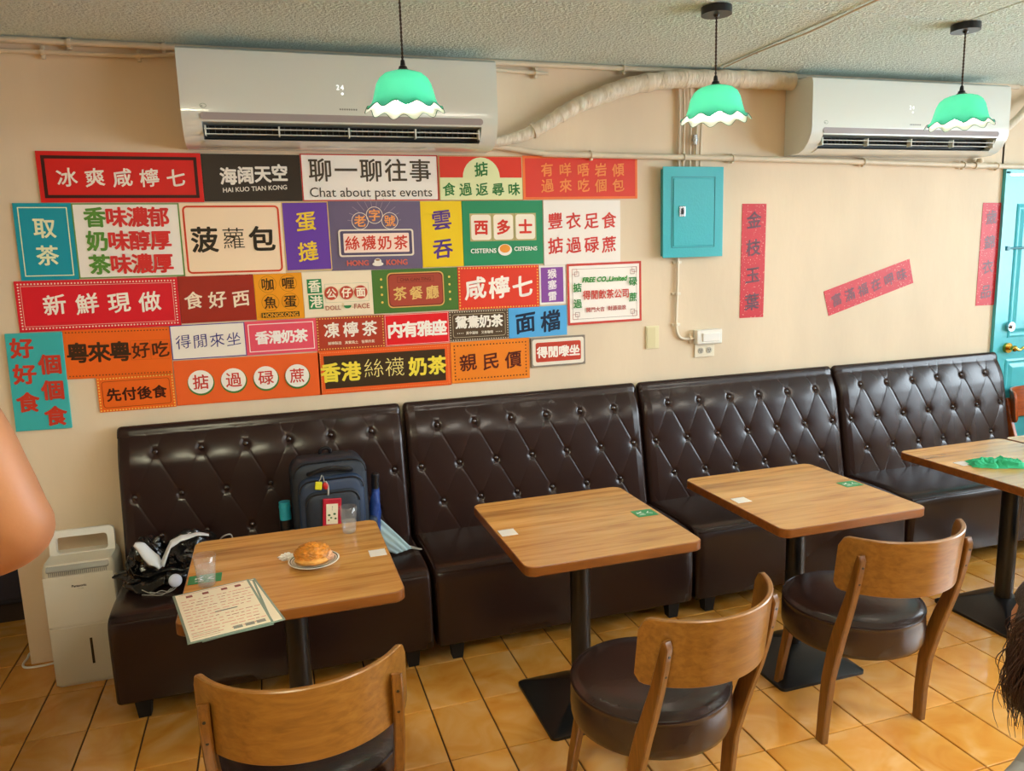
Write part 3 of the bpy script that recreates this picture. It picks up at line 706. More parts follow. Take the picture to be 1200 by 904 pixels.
sign('wall_sign', 'olive green board with red brown plaque and three gold characters', (1.808, 1.578, .414, .206, .1), '#4d7834',
     [('q', 0, .004, .137, .083, .022, '#e0b063'), ('q', 0, .004, .132, .078, .020, '#7c3426'), ('q', 0, .004, .127, .073, .018, '#ae4a38'), ('g', 0, .053, .088, .014, .0015, '#6c2a20'), ('l', 'CHA CAN TING', 0, .053, .15, '#7c3426', dict(bold=.02)),
      ('t', '茶餐廳', 0, -.012, .066, .078, '#e8c172', BR)] + [('c', s_*.164, .058-.036*k, .0055, '#e6c860') for s_ in (-1, 1) for k in range(4)])
sign('wall_sign', 'red board with yellow dotted border and three big white characters', (2.224, 1.575, .419, .211, -.4), '#e4402b',
     [('d', .008, .0145, .004, '#f4c054'), ('t', '咸檸七', 0, 0, .112, .122, '#fbf3e8', dict(bold=.026, wob=.1))])
sign('wall_sign', 'small purple board with white edge and three stacked white characters', (2.506, 1.576, .143, .197, 0), '#f2ece6',
     [('r', -.062, -.087, .058, .088, '#8a4ea4'), ('v', '猴塞雷', -.002, 0, .050, .056, '#f6eef2', dict(bold=.02, wob=.08))])
kx = [x for sx_ in (-1, 1) for sz_ in (-1, 1) for x in (('g', sx_*.168, sz_*.115, .014, .014, .0022, '#c07a70'), ('g', sx_*.156, sz_*.103, .012, .012, .0022, '#8a5a50'))]
sign('wall_sign', 'white board with red frame, green English line and red characters', (2.794, 1.523, .418, .312, .4), '#faf4ec',
     [('f', 0, .012, '#cc463a', 0), ('f', .028, .0015, '#86564e', 0)] + kx + [('l', 'FREE CO.,Limited', .0, .072, .25, '#3f953c', dict(bold=.045, shear=.25)),
      ('t', '得閒飲茶公司', .006, -.006, .050, .044, '#d0402f', dict(bold=.02, sx=.85)), ('t', '開門大吉', -.057, -.082, .026, .026, '#b85048', dict(bold=.02)), ('t', '財源滾滾', .065, -.080, .026, .026, '#b85048', dict(bold=.02)),
      ('v', '掂過', -.155, -.006, .048, .082, '#2f8a3c', dict(bold=.02)), ('v', '碌蔗', .158, .012, .048, .082, '#2f8a3c', dict(bold=.02))])
sign('wall_sign', 'orange board with heavy dark brown characters, two of them boxed, fourth row left', (.496, 1.364, .419, .213, -1.2), '#f16a1c',
     [('d', .013, .0125, .003, '#7a3a14', 'tb'), ('t', '粵來粵', -.076, .006, .090, .082, '#3f2612', dict(bold=.028)), ('g', .126, .008, .078, .042, .001, '#b0561a'), ('r', .1255, -.034, .1265, .05, '#b0561a'), ('t', '好吃', .127, .008, .074, .077, '#54280f', BR)])
sign('wall_sign', 'white board with purple edge and four thin blue characters', (.863, 1.393, .312, .152, 0), '#f3ece1',
     [('f', 0, .0035, '#4b3a9c', 0), ('t', '得閒來坐', 0, .002, .066, .070, '#3f3a84', dict(bold=-.002, wob=.12))])
sign('wall_sign', 'pink board with white frame and four white characters', (1.176, 1.393, .316, .155, 0), '#ec566a',
     [('f', .014, .0035, '#fbeee8', 0), ('t', '香滑奶茶', 0, 0, .062, .057, '#fbf3ee', dict(bold=.036))])
sign('wall_sign', 'rust red board with yellow dotted border, white characters and a tiny line', (1.489, 1.393, .317, .156, -.2), '#b43f29',
     [('d', .007, .0125, .0032, '#f0c464'), ('t', '凍檸茶', 0, .016, .074, .088, '#f8efe2', dict(bold=.022, wob=.05)), ('t', '鮮檸製造 真實風土 智樂拎氣', 0, -.045, .016, .0155, '#f0d8c0', dict(bold=.02))])
sign('wall_sign', 'vivid red board with thin white frame and four bold white characters', (1.805, 1.393, .316, .153, .1), '#e61f26',
     [('f', .004, .002, '#f6d8cc', 0), ('t', '内有雅座', 0, 0, .078, .072, '#fbf4ea', dict(bold=.04))])
sign('wall_sign', 'brown board with white dotted border and four white characters', (2.115, 1.394, .305, .150, -.3), '#574430',
     [('d', .006, .012, .003, '#e8dcc4'), ('f', .018, .0018, '#d8c8a8', .012), ('t', '鴛鴦奶茶', 0, .018, .064, .061, '#f6f0e4', dict(bold=.034)), ('t', '其中滋味 又有咖啡', 0, -.036, .016, .0155, '#f0e6d4', dict(bold=.02))] + [('c', s_*(.085+.009*k), -.036, .0022, '#f0e6d4') for s_ in (-1, 1) for k in range(4)])
sign('wall_sign', 'sky blue board with two big dark navy characters', (2.424, 1.394, .314, .153, .2), '#56ade9',
     [('t', '面檔', 0, 0, .112, .135, '#1b2c46', dict(bold=.024, wob=.12))])
sign('wall_sign', 'small red plate with cream band and grey rounded frame, lowest right of the sign wall', (2.528, 1.237, .299, .152, .1), '#8c8276',
     [('q', 0, 0, .141, .067, .012, '#ebe2d2'), ('q', 0, 0, .124, .050, .010, '#c5432f'), ('t', '得閒嚟坐', 0, 0, .060, .059, '#f8efe4', dict(bold=.036))], thick=.012)
sign('wall_sign', 'tall teal board with six red characters, lowest left of the sign wall', (.180, 1.262, .212, .416, -1.0), '#3bb3b5',
     [('t', c_, x, z, .088, .1, '#c63a26', dict(bold=.034)) for c_, x, z in (('好', -.048, .145), ('好', -.048, .035), ('食', -.048, -.085), ('個', .05, .072), ('個', .05, -.038), ('食', .05, -.15))], thick=.012)
sign('wall_sign', 'small orange board with yellow dotted border and four dark characters, bottom row', (.549, 1.184, .309, .154, 0), '#ef6a1d',
     [('d', .007, .0125, .0035, '#f7c25a'), ('f', .019, .0018, '#7c2410', .012), ('t', '先付後食', 0, -.002, .060, .061, '#431708', dict(bold=.03))])
sign('wall_sign', 'long orange board with four white discs of red characters, bottom row', (1.022, 1.210, .632, .203, -.3), '#f0662a',
     [x for cx, ch in ((-.209, '掂'), (-.07, '過'), (.07, '碌'), (.209, '蔗')) for x in (('c', cx+.001, -.005, .057, '#4f7a36'), ('c', cx, 0, .053, '#f5efe6'), ('t', ch, cx, 0, .070, .1, '#cf3a2e', dict(bold=.012)))])
sign('wall_sign', 'long orange board with dark brown field and yellow characters, bottom row', (1.645, 1.211, .635, .209, -.2), '#ee6022',
     [('d', .012, .0085, .0018, '#f8b070'), ('r', -.29, -.078, .29, .078, '#3f2e1a'), ('t', '香港', -.215, -.002, .094, .095, '#f2dc48', dict(bold=.034)), ('t', '絲襪', -.01, .006, .098, .1, '#efe08a', dict(bold=-.008)), ('t', '奶茶', .2, 0, .094, .095, '#f2dc48', dict(bold=.034))])
sign('wall_sign', 'orange board with dark dotted border and three dark red brush characters, bottom row right', (2.168, 1.213, .410, .207, -.1), '#f28724',
     [('d', .020, .0165, .0038, '#5a2412'), ('t', '親民價', 0, -.002, .090, .118, '#5c1f12', BR)])
G2 = 'speckled red paper strips'
sign('paper_strip', 'vertical speckled red paper strip right of the teal electrical box', (3.686, 1.657, .155, .620, -.4), '#d90f1c', [('v', '金枝玉葉', 0, .0, .095, .148, '#66404c', BR)], G2, .0012, 'banner', bmat=M_speck)
sign('paper_strip', 'slanted speckled red paper strip between the two vertical ones', (4.482, 1.484, .626, .150, 15.5), '#d90f1c', [('t', '富滿福在呷味', 0, .0, .075, .095, '#75444f', BR)], G2, .0012, 'banner', bmat=M_speck)
sign('paper_strip', 'vertical speckled red paper strip next to the turquoise door', (5.372, 1.646, .151, .624, -.4), '#d90f1c', [('v', '歲錦衣品', 0, .0, .088, .150, '#754850', BR)], G2, .0012, 'banner', bmat=M_speck)

# ------------------------------------------------------------------ wall fittings
e = thing('electrical_box', 'teal painted electrical panel box with a small steel latch on the wall', 'box', (3.286, 0, 1.923))
b = MB(); b.box((0, -.02, 0), (.335, .04, .445), bev=.003); b.build('case', M_teal, e, smooth=False)
b = MB(); b.box((0, -.043, 0), (.357, .006, .463), bev=.002); b.build('cover', M_teal, e, smooth=False)
b = MB(); b.box((0, -.0475, 0), (.238, .005, .345), bev=.002, seg=1); dr = b.build('door', M_teal, e, smooth=False)
b = MB(); b.box((-.07, -.052, .005), (.036, .008, .055), bev=.003); b.build('latch', M_steel, dr, smooth=False)
b = MB(); b.box((-.07, -.057, .005), (.012, .004, .03)); b.build('latch_slot', M_dark, dr, smooth=False)
b = MB(); b.ring = None
for d_, hw, hh in ((.003, .127, .180),):
    for (cx, cz, sx_, sz_) in ((0, hh, 2*hw, d_), (0, -hh, 2*hw, d_), (hw, 0, d_, 2*hh), (-hw, 0, d_, 2*hh)): b.box((cx, -.0465, cz), (sx_, .003, sz_))
b.build('door_gap', M_tealdark, e, smooth=False)
o = thing('blank_plate', 'cream blank switch plate on the wall below the signs', 'switch', (3.068, 0, 1.275))
b = MB(); b.box((0, -.004, 0), (.078, .008, .122), bev=.002); b.build('cover_plate', mat('cream_plastic', '#e6dcb4', .4), o, smooth=False)
b = MB(); b.box((-.008, -.009, 0), (.05, .003, .108), bev=.001); b.build('insert', mat('cream_plastic_dark', '#dcd0a2', .4), o, smooth=False)
o = thing('light_switch', 'white surface mounted switch box above the wall socket', 'switch', (3.395, 0, 1.262))
b = MB(); b.box((0, -.022, 0), (.155, .044, .078), bev=.005); b.build('box', M_white, o, smooth=False)
b = MB(); b.box((.008, -.046, -.002), (.105, .008, .046), bev=.003, rot=(.06, 0, 0)); b.build('rocker', mat('rocker_white', '#f4f3ee', .25), o, smooth=False)
o = thing('wall_socket', 'cream double wall socket directly below the white switch box', 'socket', (3.385, 0, 1.185))
b = MB(); b.box((0, -.005, 0), (.122, .010, .072), bev=.002); b.build('cover_plate', mat('socket_cream', '#e8dfc8', .4), o, smooth=False)
for x in (-.026, .026):
    b = MB(); b.cyl((x, -.008, 0), (x, -.013, 0), .017, n=20); rc = b.build('outlet', mat('outlet_grey', '#b9b4a6', .4), o)
    b = MB(); b.box((x-.006, -.0135, .003), (.003, .002, .010)); b.box((x+.006, -.0135, .003), (.003, .002, .010)); b.cyl((x, -.012, -.008), (x, -.0145, -.008), .003, n=8); b.build('slot', M_dark, rc, smooth=False)
def pipe(name, label, pts, r, m=M_pipe, sub=6, clips=(), cat='pipe', n=10, group=None):
    o = thing(name, label, cat, pts[0], 0, group); q = [Vector(p)-Vector(pts[0]) for p in pts]
    b = MB(); b.tube(q, r, n=n, sub=sub); b.build('pipe', m, o)
    for (p, ax) in clips:
        p = Vector(p)-Vector(pts[0]); b = MB(); rr_ = (r if not callable(r) else .02)+.004
        b.cyl(p-Vector(ax)*.006, p+Vector(ax)*.006, rr_, n=14); b.box((p.x, p.y+rr_*.6, p.z), (.014 if ax[0] else .05, rr_, .05 if ax[0] else .014), bev=.001)
        b.build('clip', m, o)
    return o
pipe('conduit', 'upper thin painted conduit along the ceiling edge of the back wall', [(.0, -.03, 2.624), (2.0, -.03, 2.624), (3.85, -.03, 2.624)], .0115, clips=[((.45, -.03, 2.624), (1, 0, 0)), ((.80, -.03, 2.624), (1, 0, 0)), ((2.9, -.03, 2.624), (1, 0, 0))])
pipe('conduit', 'second thin painted conduit just below the ceiling edge at the upper left', [(.0, -.02, 2.586), (.6, -.02, 2.586), (.80, -.02, 2.594), (.88, -.02, 2.602), (1.5, -.02, 2.602), (2.15, -.02, 2.602), (2.25, -.02, 2.594), (2.5, -.02, 2.588)], .009, clips=[((.35, -.02, 2.586), (1, 0, 0)), ((.70, -.02, 2.59), (1, 0, 0)), ((2.44, -.02, 2.589), (1, 0, 0))])
hp = pipe('drain_pipe', 'painted horizontal drain pipe running from the left air conditioner to the door', [(2.19, -.04, 2.245), (2.30, -.035, 2.235), (2.45, -.03, 2.216), (2.6, -.03, 2.21), (3.8, -.03, 2.196), (5.2, -.03, 2.172), (7.1, -.03, 2.14)], .0145, clips=[((2.72, -.03, 2.209), (1, 0, 0)), ((3.24, -.03, 2.204), (1, 0, 0)), ((3.53, -.03, 2.20), (1, 0, 0)), ((4.38, -.03, 2.187), (1, 0, 0)), ((5.36, -.03, 2.17), (1, 0, 0)), ((5.10, -.03, 2.175), (1, 0, 0))], n=12)
b = MB(); P0 = Vector((2.19, -.04, 2.245)); 
b.cyl(Vector((5.22, -.03, 2.172))-P0, Vector((5.22, -.03, 2.212))-P0, .017, n=14); b.cyl(Vector((5.22, -.03, 2.19))-P0, Vector((5.22, -.03, 2.205))-P0, .021, n=14); b.cyl(Vector((5.18, -.03, 2.172))-P0, Vector((5.26, -.03, 2.172))-P0, .02, n=14); b.build('tee_joint', M_pipe, hp)
pts = [(2.192, -.065, 2.256), (2.26, -.06, 2.268), (2.36, -.055, 2.295), (2.47, -.055, 2.347), (2.58, -.055, 2.41), (2.70, -.055, 2.463), (2.92, -.055, 2.538), (3.15, -.057, 2.575), (3.4, -.06, 2.588), (3.65, -.06, 2.592), (3.862, -.06, 2.592)]
o = pipe('insulated_pipe', 'thick tape wrapped pipe curving up from the left air conditioner to the ceiling', pts, lambda t: (.020+.024*min(1, t*1.6))*(1+.05*math.sin(t*140)), M_wrap, sub=12, n=18)
for p, q in (((2.40, -.055, 2.312), (2.42, -.055, 2.322)), ((2.54, -.055, 2.386), (2.56, -.055, 2.40)), ((2.60, -.055, 2.42), (2.615, -.055, 2.43)), ((3.0, -.055, 2.555), (3.03, -.055, 2.56))):
    b = MB(); b.cyl(Vector(p)-Vector(pts[0]), Vector(q)-Vector(pts[0]), .036 if p[0] < 2.9 else .047, n=18); b.build('strap', M_pipe, o)
for i, (x0, x1, zt) in enumerate(((3.215, 3.218, 2.54), (3.25, 3.245, 2.54), (3.285, 3.283, 2.54), (3.33, 3.318, 2.54), (3.365, 3.345, 2.54))):
    lab = ['leftmost', 'second from left', 'middle', 'fourth from left', 'rightmost'][i]
    ptop = [(x1+(.03 if i > 2 else -.005), -.015, 2.56), (x1+(.012 if i > 2 else 0), -.015, 2.45), (x1, -.015, 2.33), (x1-.004, -.015, 2.15)]
    pipe('thin_conduit', 'thin vertical conduit dropping into the teal electrical box, '+lab+' of five', ptop, .007, sub=4, cat='pipe', n=8, group='thin conduits above the electrical box')
b = MB(); b.cyl((0, 0, 0), (0, 0, .05), .012, n=12); b.cyl((0, 0, .018), (0, 0, .032), .015, n=12)
tag(b.build('pipe_joint', M_steel, loc=(3.30, -.032, 2.265)), 'small metal pipe fitting under the middle lamp above the drain pipe', 'fitting')
pipe('curved_cable', 'painted cable arching from the conduits to the right air conditioner', [(3.345, -.02, 2.46), (3.38, -.02, 2.53), (3.46, -.02, 2.565), (3.62, -.02, 2.572), (3.87, -.02, 2.565)], .009, sub=6, cat='cable')
pipe('switch_conduit', 'thin cream conduit from the teal box down to the white switch', [(3.215, -.012, 1.69), (3.214, -.012, 1.55), (3.208, -.012, 1.40), (3.208, -.012, 1.32), (3.225, -.012, 1.272), (3.26, -.012, 1.255), (3.32, -.012, 1.255)], .0075, mat('cream_conduit', '#e3d8c2', .45), sub=6, clips=[((3.214, -.012, 1.665), (0, 0, 1)), ((3.210, -.012, 1.50), (0, 0, 1)), ((3.208, -.012, 1.335), (0, 0, 1)), ((3.295, -.012, 1.255), (1, 0, 0))])
pipe('air_duct', 'short white insulated pipe leaving the right air conditioner at the picture edge', [(5.215, -.07, 2.305), (5.30, -.06, 2.33), (5.45, -.06, 2.44), (5.60, -.06, 2.55), (5.9, -.06, 2.59)], .022, M_wrap, sub=6, n=14)

# air conditioners
def air_con(x, L, label):
    a = thing('air_conditioner', label, 'air conditioner', (x, 0, 2.40), 0, 'white wall mounted air conditioners')
    full = [(-.003, .19), (-.195, .19), (-.215, .178), (-.222, .155), (-.224, -.06), (-.221, -.085), (-.214, -.105), (-.196, -.138), (-.165, -.168), (-.12, -.184), (-.003, -.184)]
    cut = [(-.003, .19), (-.195, .19), (-.215, .178), (-.222, .155), (-.224, -.06), (-.221, -.085), (-.217, -.100), (-.12, -.100), (-.10, -.150), (-.178, -.166), (-.15, -.178), (-.12, -.184), (-.003, -.184)]
    b = MB(); m = .075
    b.prism(full, 'x', 0, m); b.prism(cut, 'x', m, L-m); b.prism(full, 'x', L-m, L); body = b.build('body', M_acwhite, a, ang=32)
    b = MB()   # inner darkness of the outlet: a black block stands in for its shade
    b.box((L/2, -.125, -.128), (L-2*m-.002, .03, .05)); b.build('outlet_shade_fill', M_dark, a, smooth=False)
    for (y, z, an) in ((-.196, -.125, .75), (-.178, -.143, .7)):
        b = MB(); b.box((L/2, y, z), (L-2*m-.01, .018, .0035), bev=.001, rot=None); b.build('louver', M_acwhite, a, smooth=False)
    n_ = 4
    for k in range(n_+1):
        b = MB(); b.box((m+.01+(L-2*m-.02)*k/n_, -.19, -.132), (.006, .03, .04)); b.build('louver_rib', M_acwhite, a, smooth=False)
    for k in range(34):
        pass
    b = MB()
    for k in range(46): b.box((m+.02+(L-2*m-.04)*k/45, -.15, -.122), (.0025, .03, .03))
    f = b.build('inner_fins', mat('fin_grey', '#3b3b3d', .5), a, smooth=False); f['kind'] = 'stuff'
    b = MB(); P = [(p[0], p[1]) for p in rrect((L-2*m+.01)/2, .014, .012, 4)]
    b.prism([(L/2+p[0], -.079+p[1]) for p in P], 'y', -.218, -.2245); b.build('trim_strip', mat('mauve_trim', '#a39a9c', .12, coat=.5), a)
    F = Flat(); F.y = -.2243
    F.char(('display', M_disp), '2', L*.476, .048, .028); F.char(('display', M_disp), '4', L*.490, .048, .028)
    F.poly(('display', M_disp), circ(L*.484, .022, .005))
    F.latin(('logo', '#8d908a'), '........', L*.50, -.028, .075, bold=.03)
    F.ring(('logo', '#8aa08c'), circ(.085, -.040, .013, rz=.009), circ(.085, -.040, .011, rz=.007)); F.char(('logo', '#6f7a70'), 'e', .085, -.040, .02)
    F.build(a)
    return a
air_con(.857, 1.322, 'large white air conditioner at the upper left above the signs')
air_con(3.868, 1.330, 'white air conditioner at the upper right above the red paper strips')

# ------------------------------------------------------------------ dehumidifier
d = thing('dehumidifier', 'white dehumidifier with raised handle beside the left end of the benches', 'dehumidifier', (.293, -.165, 0), 0)
b = MB(); P = rrect(.135, .10, .025, 5)
b.rings([[(x*.97, y*.97, 0) for x, y in P], [(x, y, .006) for x, y in P], [(x, y, .49) for x, y in P], [(x*.985, y*.97, .515) for x, y in P], [(x*.93, y*.9, .535) for x, y in P]])
b.build('body', mat('dehumidifier_white', '#dedccf', .35), d, ang=35)
b = MB(); b.box((0, -.101, .135), (.262, .006, .25), bev=.003); b.build('tank', mat('dehumidifier_tank', '#d6d2c2', .35), d, smooth=False)
b = MB(); b.box((.018, -.1045, .145), (.010, .003, .115), bev=.001); b.build('level_window', mat('smoky_window', '#3a3428', .2), d, smooth=False)
b = MB(); b.box((0, -.101, .376), (.262, .006, .215), bev=.003); pn = b.build('front_panel', mat('dehumidifier_panel', '#e0ded2', .35), d, smooth=False)
F = Flat(); F.y = -.1044; F.latin(('logo', '#3a3a3a'), 'Panasonic', .0, .438, .055, bold=.04); F.latin(('logo', '#8a8a84'), 'F-Y12EB', .005, .425, .02); F.build(d)
b = MB(); b.box((0, -.080, .508), (.235, .045, .03), bev=.008, rot=(-.6, 0, 0)); b.build('grille_recess', mat('silver_grille', '#a9aca8', .3), d)
b = MB()
for k in range(30): b.box((-.105+.0073*k, -.103, .497), (.002, .004, .018))
o = b.build('grille_fins', M_grey, d, smooth=False); o['kind'] = 'stuff'
b = MB()
outer = rr2(.125, .056, .02, 0, .58); inner = rr2(.098, .034, .015, 0, .573)
def ringy(y0, y1):
    n = len(outer)
    R1 = [(x, y0, z) for x, z in outer]; R2 = [(x, y0, z) for x, z in inner]; R3 = [(x, y1, z) for x, z in inner]; R4 = [(x, y1, z) for x, z in outer]
    b.rings([R1, R2, R3, R4, R1], cap=False)
ringy(.02, .045); b.b.verts.ensure_lookup_table(); bmesh.ops.remove_doubles(b.b, verts=b.b.verts, dist=1e-5)
bmesh.ops.rotate(b.b, cent=(0, .03, .53), matrix=Euler((-.15, 0, 0)).to_matrix(), verts=b.b.verts)
b.build('handle', M_white, d, ang=40)
pipe('power_cable', 'white cable curling on the floor around the foot of the wall end', [(.16, -.05, .02), (.08, -.045, .008), (.0, -.04, .006), (-.03, -.01, .006), (-.03, .05, .006), (-.01, .13, .006), (.2, .16, .006)], .005, M_white, sub=6, cat='cable', n=8)

# ------------------------------------------------------------------ things on the first table
T1 = TZ
def tumbler(name, label, x, y, hw, level):
    g = thing(name, label, 'glass', (x, y, T1), 0, 'water tumblers on the first table')
    b = MB(); r0, r1, h = .026*hw, .034*hw, .098
    b.lathe([(0, .001), (r0-.002, .001), (r0, .003), (r1, h), (r1-.0008, h+.0008), (r1-.0016, h)], 40); b.build('tumbler', M_glass, g, ang=50)
    f = level; ra = r0-.0022+(r1-r0)*.006/h; rb = r0-.0022+(r1-r0)*f
    b = MB(); b.lathe([(0, .0065), (ra, .0075), (rb, h*f), (0, h*f)], 40); b.build('water', M_water, g, ang=50)
tumbler('water_glass', 'clear tumbler mostly full of water near the menus', .878, -1.205, 1.0, .66)
tumbler('water_glass', 'clear tumbler half full of water in front of the backpack', 1.35, -.893, .95, .45)
# plate, bun
p = thing('plate', 'small white plate with a dark green ring under the bun', 'plate', (1.208, -1.150, T1))
b = MB(); b.lathe([(0, .001), (.045, .001), (.048, .0), (.05, .002), (.068, .008), (.082, .0125), (.0835, .0145), (.082, .0155), (.067, .0115), (.05, .006), (0, .005)], 64); b.build('dish', mat('porcelain', '#ece5d8', .12, coat=.3), p, ang=60)
for r_, z_, t_ in ((.0765, .0141, .0028), (.069, .01225, .0012)):
    b = MB(); b.lathe([(r_-t_/2, z_-.0003), (r_-t_/2, z_+.0003), (r_+t_/2, z_+.0012), (r_+t_/2, z_+.0006)], 64); b.build('green_ring', mat('green_glaze', '#2d4a38', .2), p, ang=60, fix=True)
M_bun = mat('bun_crust', '#d98a2c', .45, var=.5, vscale=55, bump=.8, bscale=70, bdist=.004)
from mathutils import noise as NZ
def lumpy(c, r, sc_, seed, amp, nz=14, u=48, v=30, crack=False):
    b = MB(); vs = b.sph((0, 0, 0), 1, (1, 1, 1), u, v)
    for vt in vs:
        q = vt.co.copy()
        if crack:
            dd = NZ.voronoi(q*3.3+Vector((seed, 0, 0)))[0]; k = min(1, (dd[1]-dd[0])*3.2); ds = (k-.6)*amp
        else: ds = amp*NZ.noise(q*nz/5+Vector((seed, 1, 2)))+amp*.5*NZ.noise(q*nz/2+Vector((seed, 5, 2)))
        vt.co = Vector((q.x*r*sc_[0], q.y*r*sc_[1], q.z*r*sc_[2]))*(1+ds)+Vector(c)
    return b
bun = thing('pineapple_bun', 'golden pineapple bun with cracked crust on the white plate', 'bun', (1.205, -1.150, T1+.006))
lumpy((0, 0, .031), .052, (1.12, 1.0, .62), 3, .12, crack=True, u=64, v=44).build('crust', M_bun, bun, ang=60)
b = lumpy((0, -.004, .016), .055, (1.1, 1.0, .32), 8, .06); b.build('lower_half', mat('bun_base', '#e0a04c', .5, var=.3, vscale=40, bump=.5, bscale=80, bdist=.003), bun, ang=60)
b = lumpy((.045, -.020, .022), .022, (1, .9, .7), 4, .2); b.build('filling', mat('pork_floss', '#dba47c', .7, var=.4, vscale=90, bump=1, bscale=120, bdist=.004), bun, ang=60)
for nm, (x, y, r_), sd, lb in (('tissue', (1.122, -1.083, .017), 5, 'small crumpled white tissue at the left of the plate'),):
    b = lumpy((0, 0, .011), r_, (1.3, .9, .65), sd, .45, 16); tag(b.build(nm, mat('tissue_paper', '#e8e4e0', .8), loc=(x, y, T1), ang=40), lb, 'tissue')
def sticker(x, y, w_, h_, label, col, marks=None, grp=None, rz=0):
    o = thing('table_sticker', label, 'sticker', (x, y, T1), rz, grp)
    b = MB(); b.box((0, 0, .0006), (w_, h_, .0012)); b.build('card', mat('card_'+col.strip('#'), col, .4), o, smooth=False)
    if marks:
        b = MB()
        for (cx, cy, lx, ly, a) in marks: b.box((cx, cy, .00135), (lx, ly, .0003), rot=(0, 0, a))
        b.build('print', ink(marks_col), o, smooth=False)
marks_col = '#f0f4ee'
gm = [(-.018, .008, .03, .005, .6), (-.018, .002, .03, .005, -.7), (-.016, -.016, .026, .004, 0), (.015, .004, .022, .004, .9), (.02, -.008, .020, .004, -.5)]
gg = 'green stickers on the tables'
sticker(.868, -1.150, .10, .068, 'green sticker with white marks under the water glass near the menus', '#0f8d55', gm, gg)
sticker(2.444, -1.121, .084, .070, 'green sticker with white marks near the right edge of the second table', '#0f8d55', gm, gg)
sticker(3.404, -1.122, .084, .066, 'green sticker with white marks near the right edge of the third table', '#0f8d55', gm, gg)
marks_col = '#c9867a'
wm = [(0, .028, .058, .0025, 0)]
gw = 'small white stickers on the tables'
marks_col = '#b8b0a8'
sticker(1.420, -1.138, .056, .058, 'white sticker at the right edge of the table with the bun', '#e6e2dc', wm, gw)
sticker(1.893, -1.122, .060, .062, 'white sticker at the left edge of the second table', '#e6e2dc', wm, gw)
sticker(2.868, -1.130, .062, .058, 'white sticker at the left edge of the third table', '#e6e2dc', wm, gw)
sticker(4.075, -1.07, .062, .056, 'white sticker beside the green cloth', '#e0dad6', wm, gw)
# menus
def menu(loc, rz, tilt, label, top):
    m = thing('menu_card', label, 'menu', loc, rz, 'laminated menus on the first table'); m.rotation_euler = (tilt, 0, rz)
    w_, h_ = .222, .345
    b = MB(); b.box((0, 0, .0012), (w_, h_, .0024), bev=.0008, seg=1); b.build('laminate', mat('laminate_green', '#7d9284', .2), m, smooth=False)
    b = MB(); b.box((0, 0, .0026), (w_-.014, h_-.014, .0006)); sh_ = b.build('sheet', mat('menu_sheet', '#f3d2cc' if top else '#efe3c8', .3), m, smooth=False)
    if top:
        rnd = random.Random(5); F = {}
        def pr(c, cx, cy, lx, ly): F.setdefault(c, []).append((cx, cy, lx, ly))
        for r_ in range(13):
            yy = .105-.0205*r_
            for cx in (-.055, .045):
                if r_ in (6,) and cx > 0: pr('#5f6a60', .012, yy+.003, .062, .006); continue
                x = cx-.04
                while x < cx+.045:
                    l_ = rnd.uniform(.006, .02); pr('#d8937e' if rnd.random() < .8 else '#b06a5c', x+l_/2, yy, l_, .0035); x += l_+rnd.uniform(.002, .008)
        for x in (-.068, -.022, .032, .072): pr('#8a3b2c', x, .138, .018, .016)
        for x in (.02, .052, .082): pr('#8f8f84', x, -.145, .024, .018)
        pr('#b05040', 0, .158, .19, .0015)
        for k in range(4): pr('#a08a6a', -.062, -.120-.011*k, .07, .0015)
        for c, L_ in F.items():
            b = MB()
            for cx, cy, lx, ly in L_: b.box((cx, cy, .00305), (lx, ly, .0003))
            b.build('print', ink(c), sh_, smooth=False)
menu((.957, -1.405, T1+.0005), math.radians(14.5), 0, 'bottom menu of the stack, its cream corner showing at the right', False)
menu((.938, -1.418, T1+.0038), math.radians(9.5), 0, 'middle menu of the stack with a grey green edge', False)
menu((.931, -1.420, T1+.0071), math.radians(12.5), 0, 'top pink printed menu overhanging the front left corner of the first table', True)
# green cloth
b = MB(); rnd = random.Random(3)
def clothf(u, v):
    x = (u-.5)*.235; y = (v-.5)*.13*(1-.35*abs(u-.4))
    q = Vector((u*3.2, v*2.6, 1.3)); h = .013+.030*abs(NZ.noise(q))+.020*abs(NZ.noise(q*2.3))+.010*NZ.noise(q*5)
    ed = min(1, 5.5*min(u, 1-u, v, 1-v)+.05); y += .02*NZ.noise(q*1.7+Vector((4, 4, 4))); x += .015*NZ.noise(q*1.9)
    return (x, y, max(.001, (h+.012*abs(NZ.noise(q*7)))*ed*.85))
b.grid(clothf, 80, 56)
tag(b.build('cleaning_cloth', mat('green_cloth', '#2bae7c', .85, bump=.5, bscale=250, bdist=.002), loc=(4.185, -1.145, T1), ang=80), 'crumpled green cleaning cloth on the fourth table', 'cloth').rotation_euler = (0, 0, -.55)

# ------------------------------------------------------------------ backpack on the first bench
SZ = .438
bp = thing('backpack', 'dark navy backpack leaning on the first bench behind the table', 'backpack', (1.318, -.335, SZ), math.radians(3))
M_bp = mat('navy_nylon', '#1d2633', .55, var=.2, vscale=40, bump=.3, bscale=280, bdist=.001)
M_bp2 = mat('navy_nylon_light', '#263650', .5, bump=.3, bscale=280, bdist=.001)
def padded(b, hw, h, r, y0, y1, z0, puff=.012, x0=0):
    P = [(x, z+h/2+z0) for x, z in rr2(hw, h/2, r)]
    P = [(x+x0, z if z > z0+h*.3 else z) for x, z in P]
    cx, cz = x0, z0+h/2
    def S_(f, y): return [(cx+(x-cx)*f, y, cz+(z-cz)*f) for x, z in P]
    b.rings([S_(.94, y1), S_(1, y1-.012), S_(1, y0+.014), S_(.96, y0+.003), S_(.86, y0-puff*.6), S_(.55, y0-puff), S_(.1, y0-puff*1.1)])
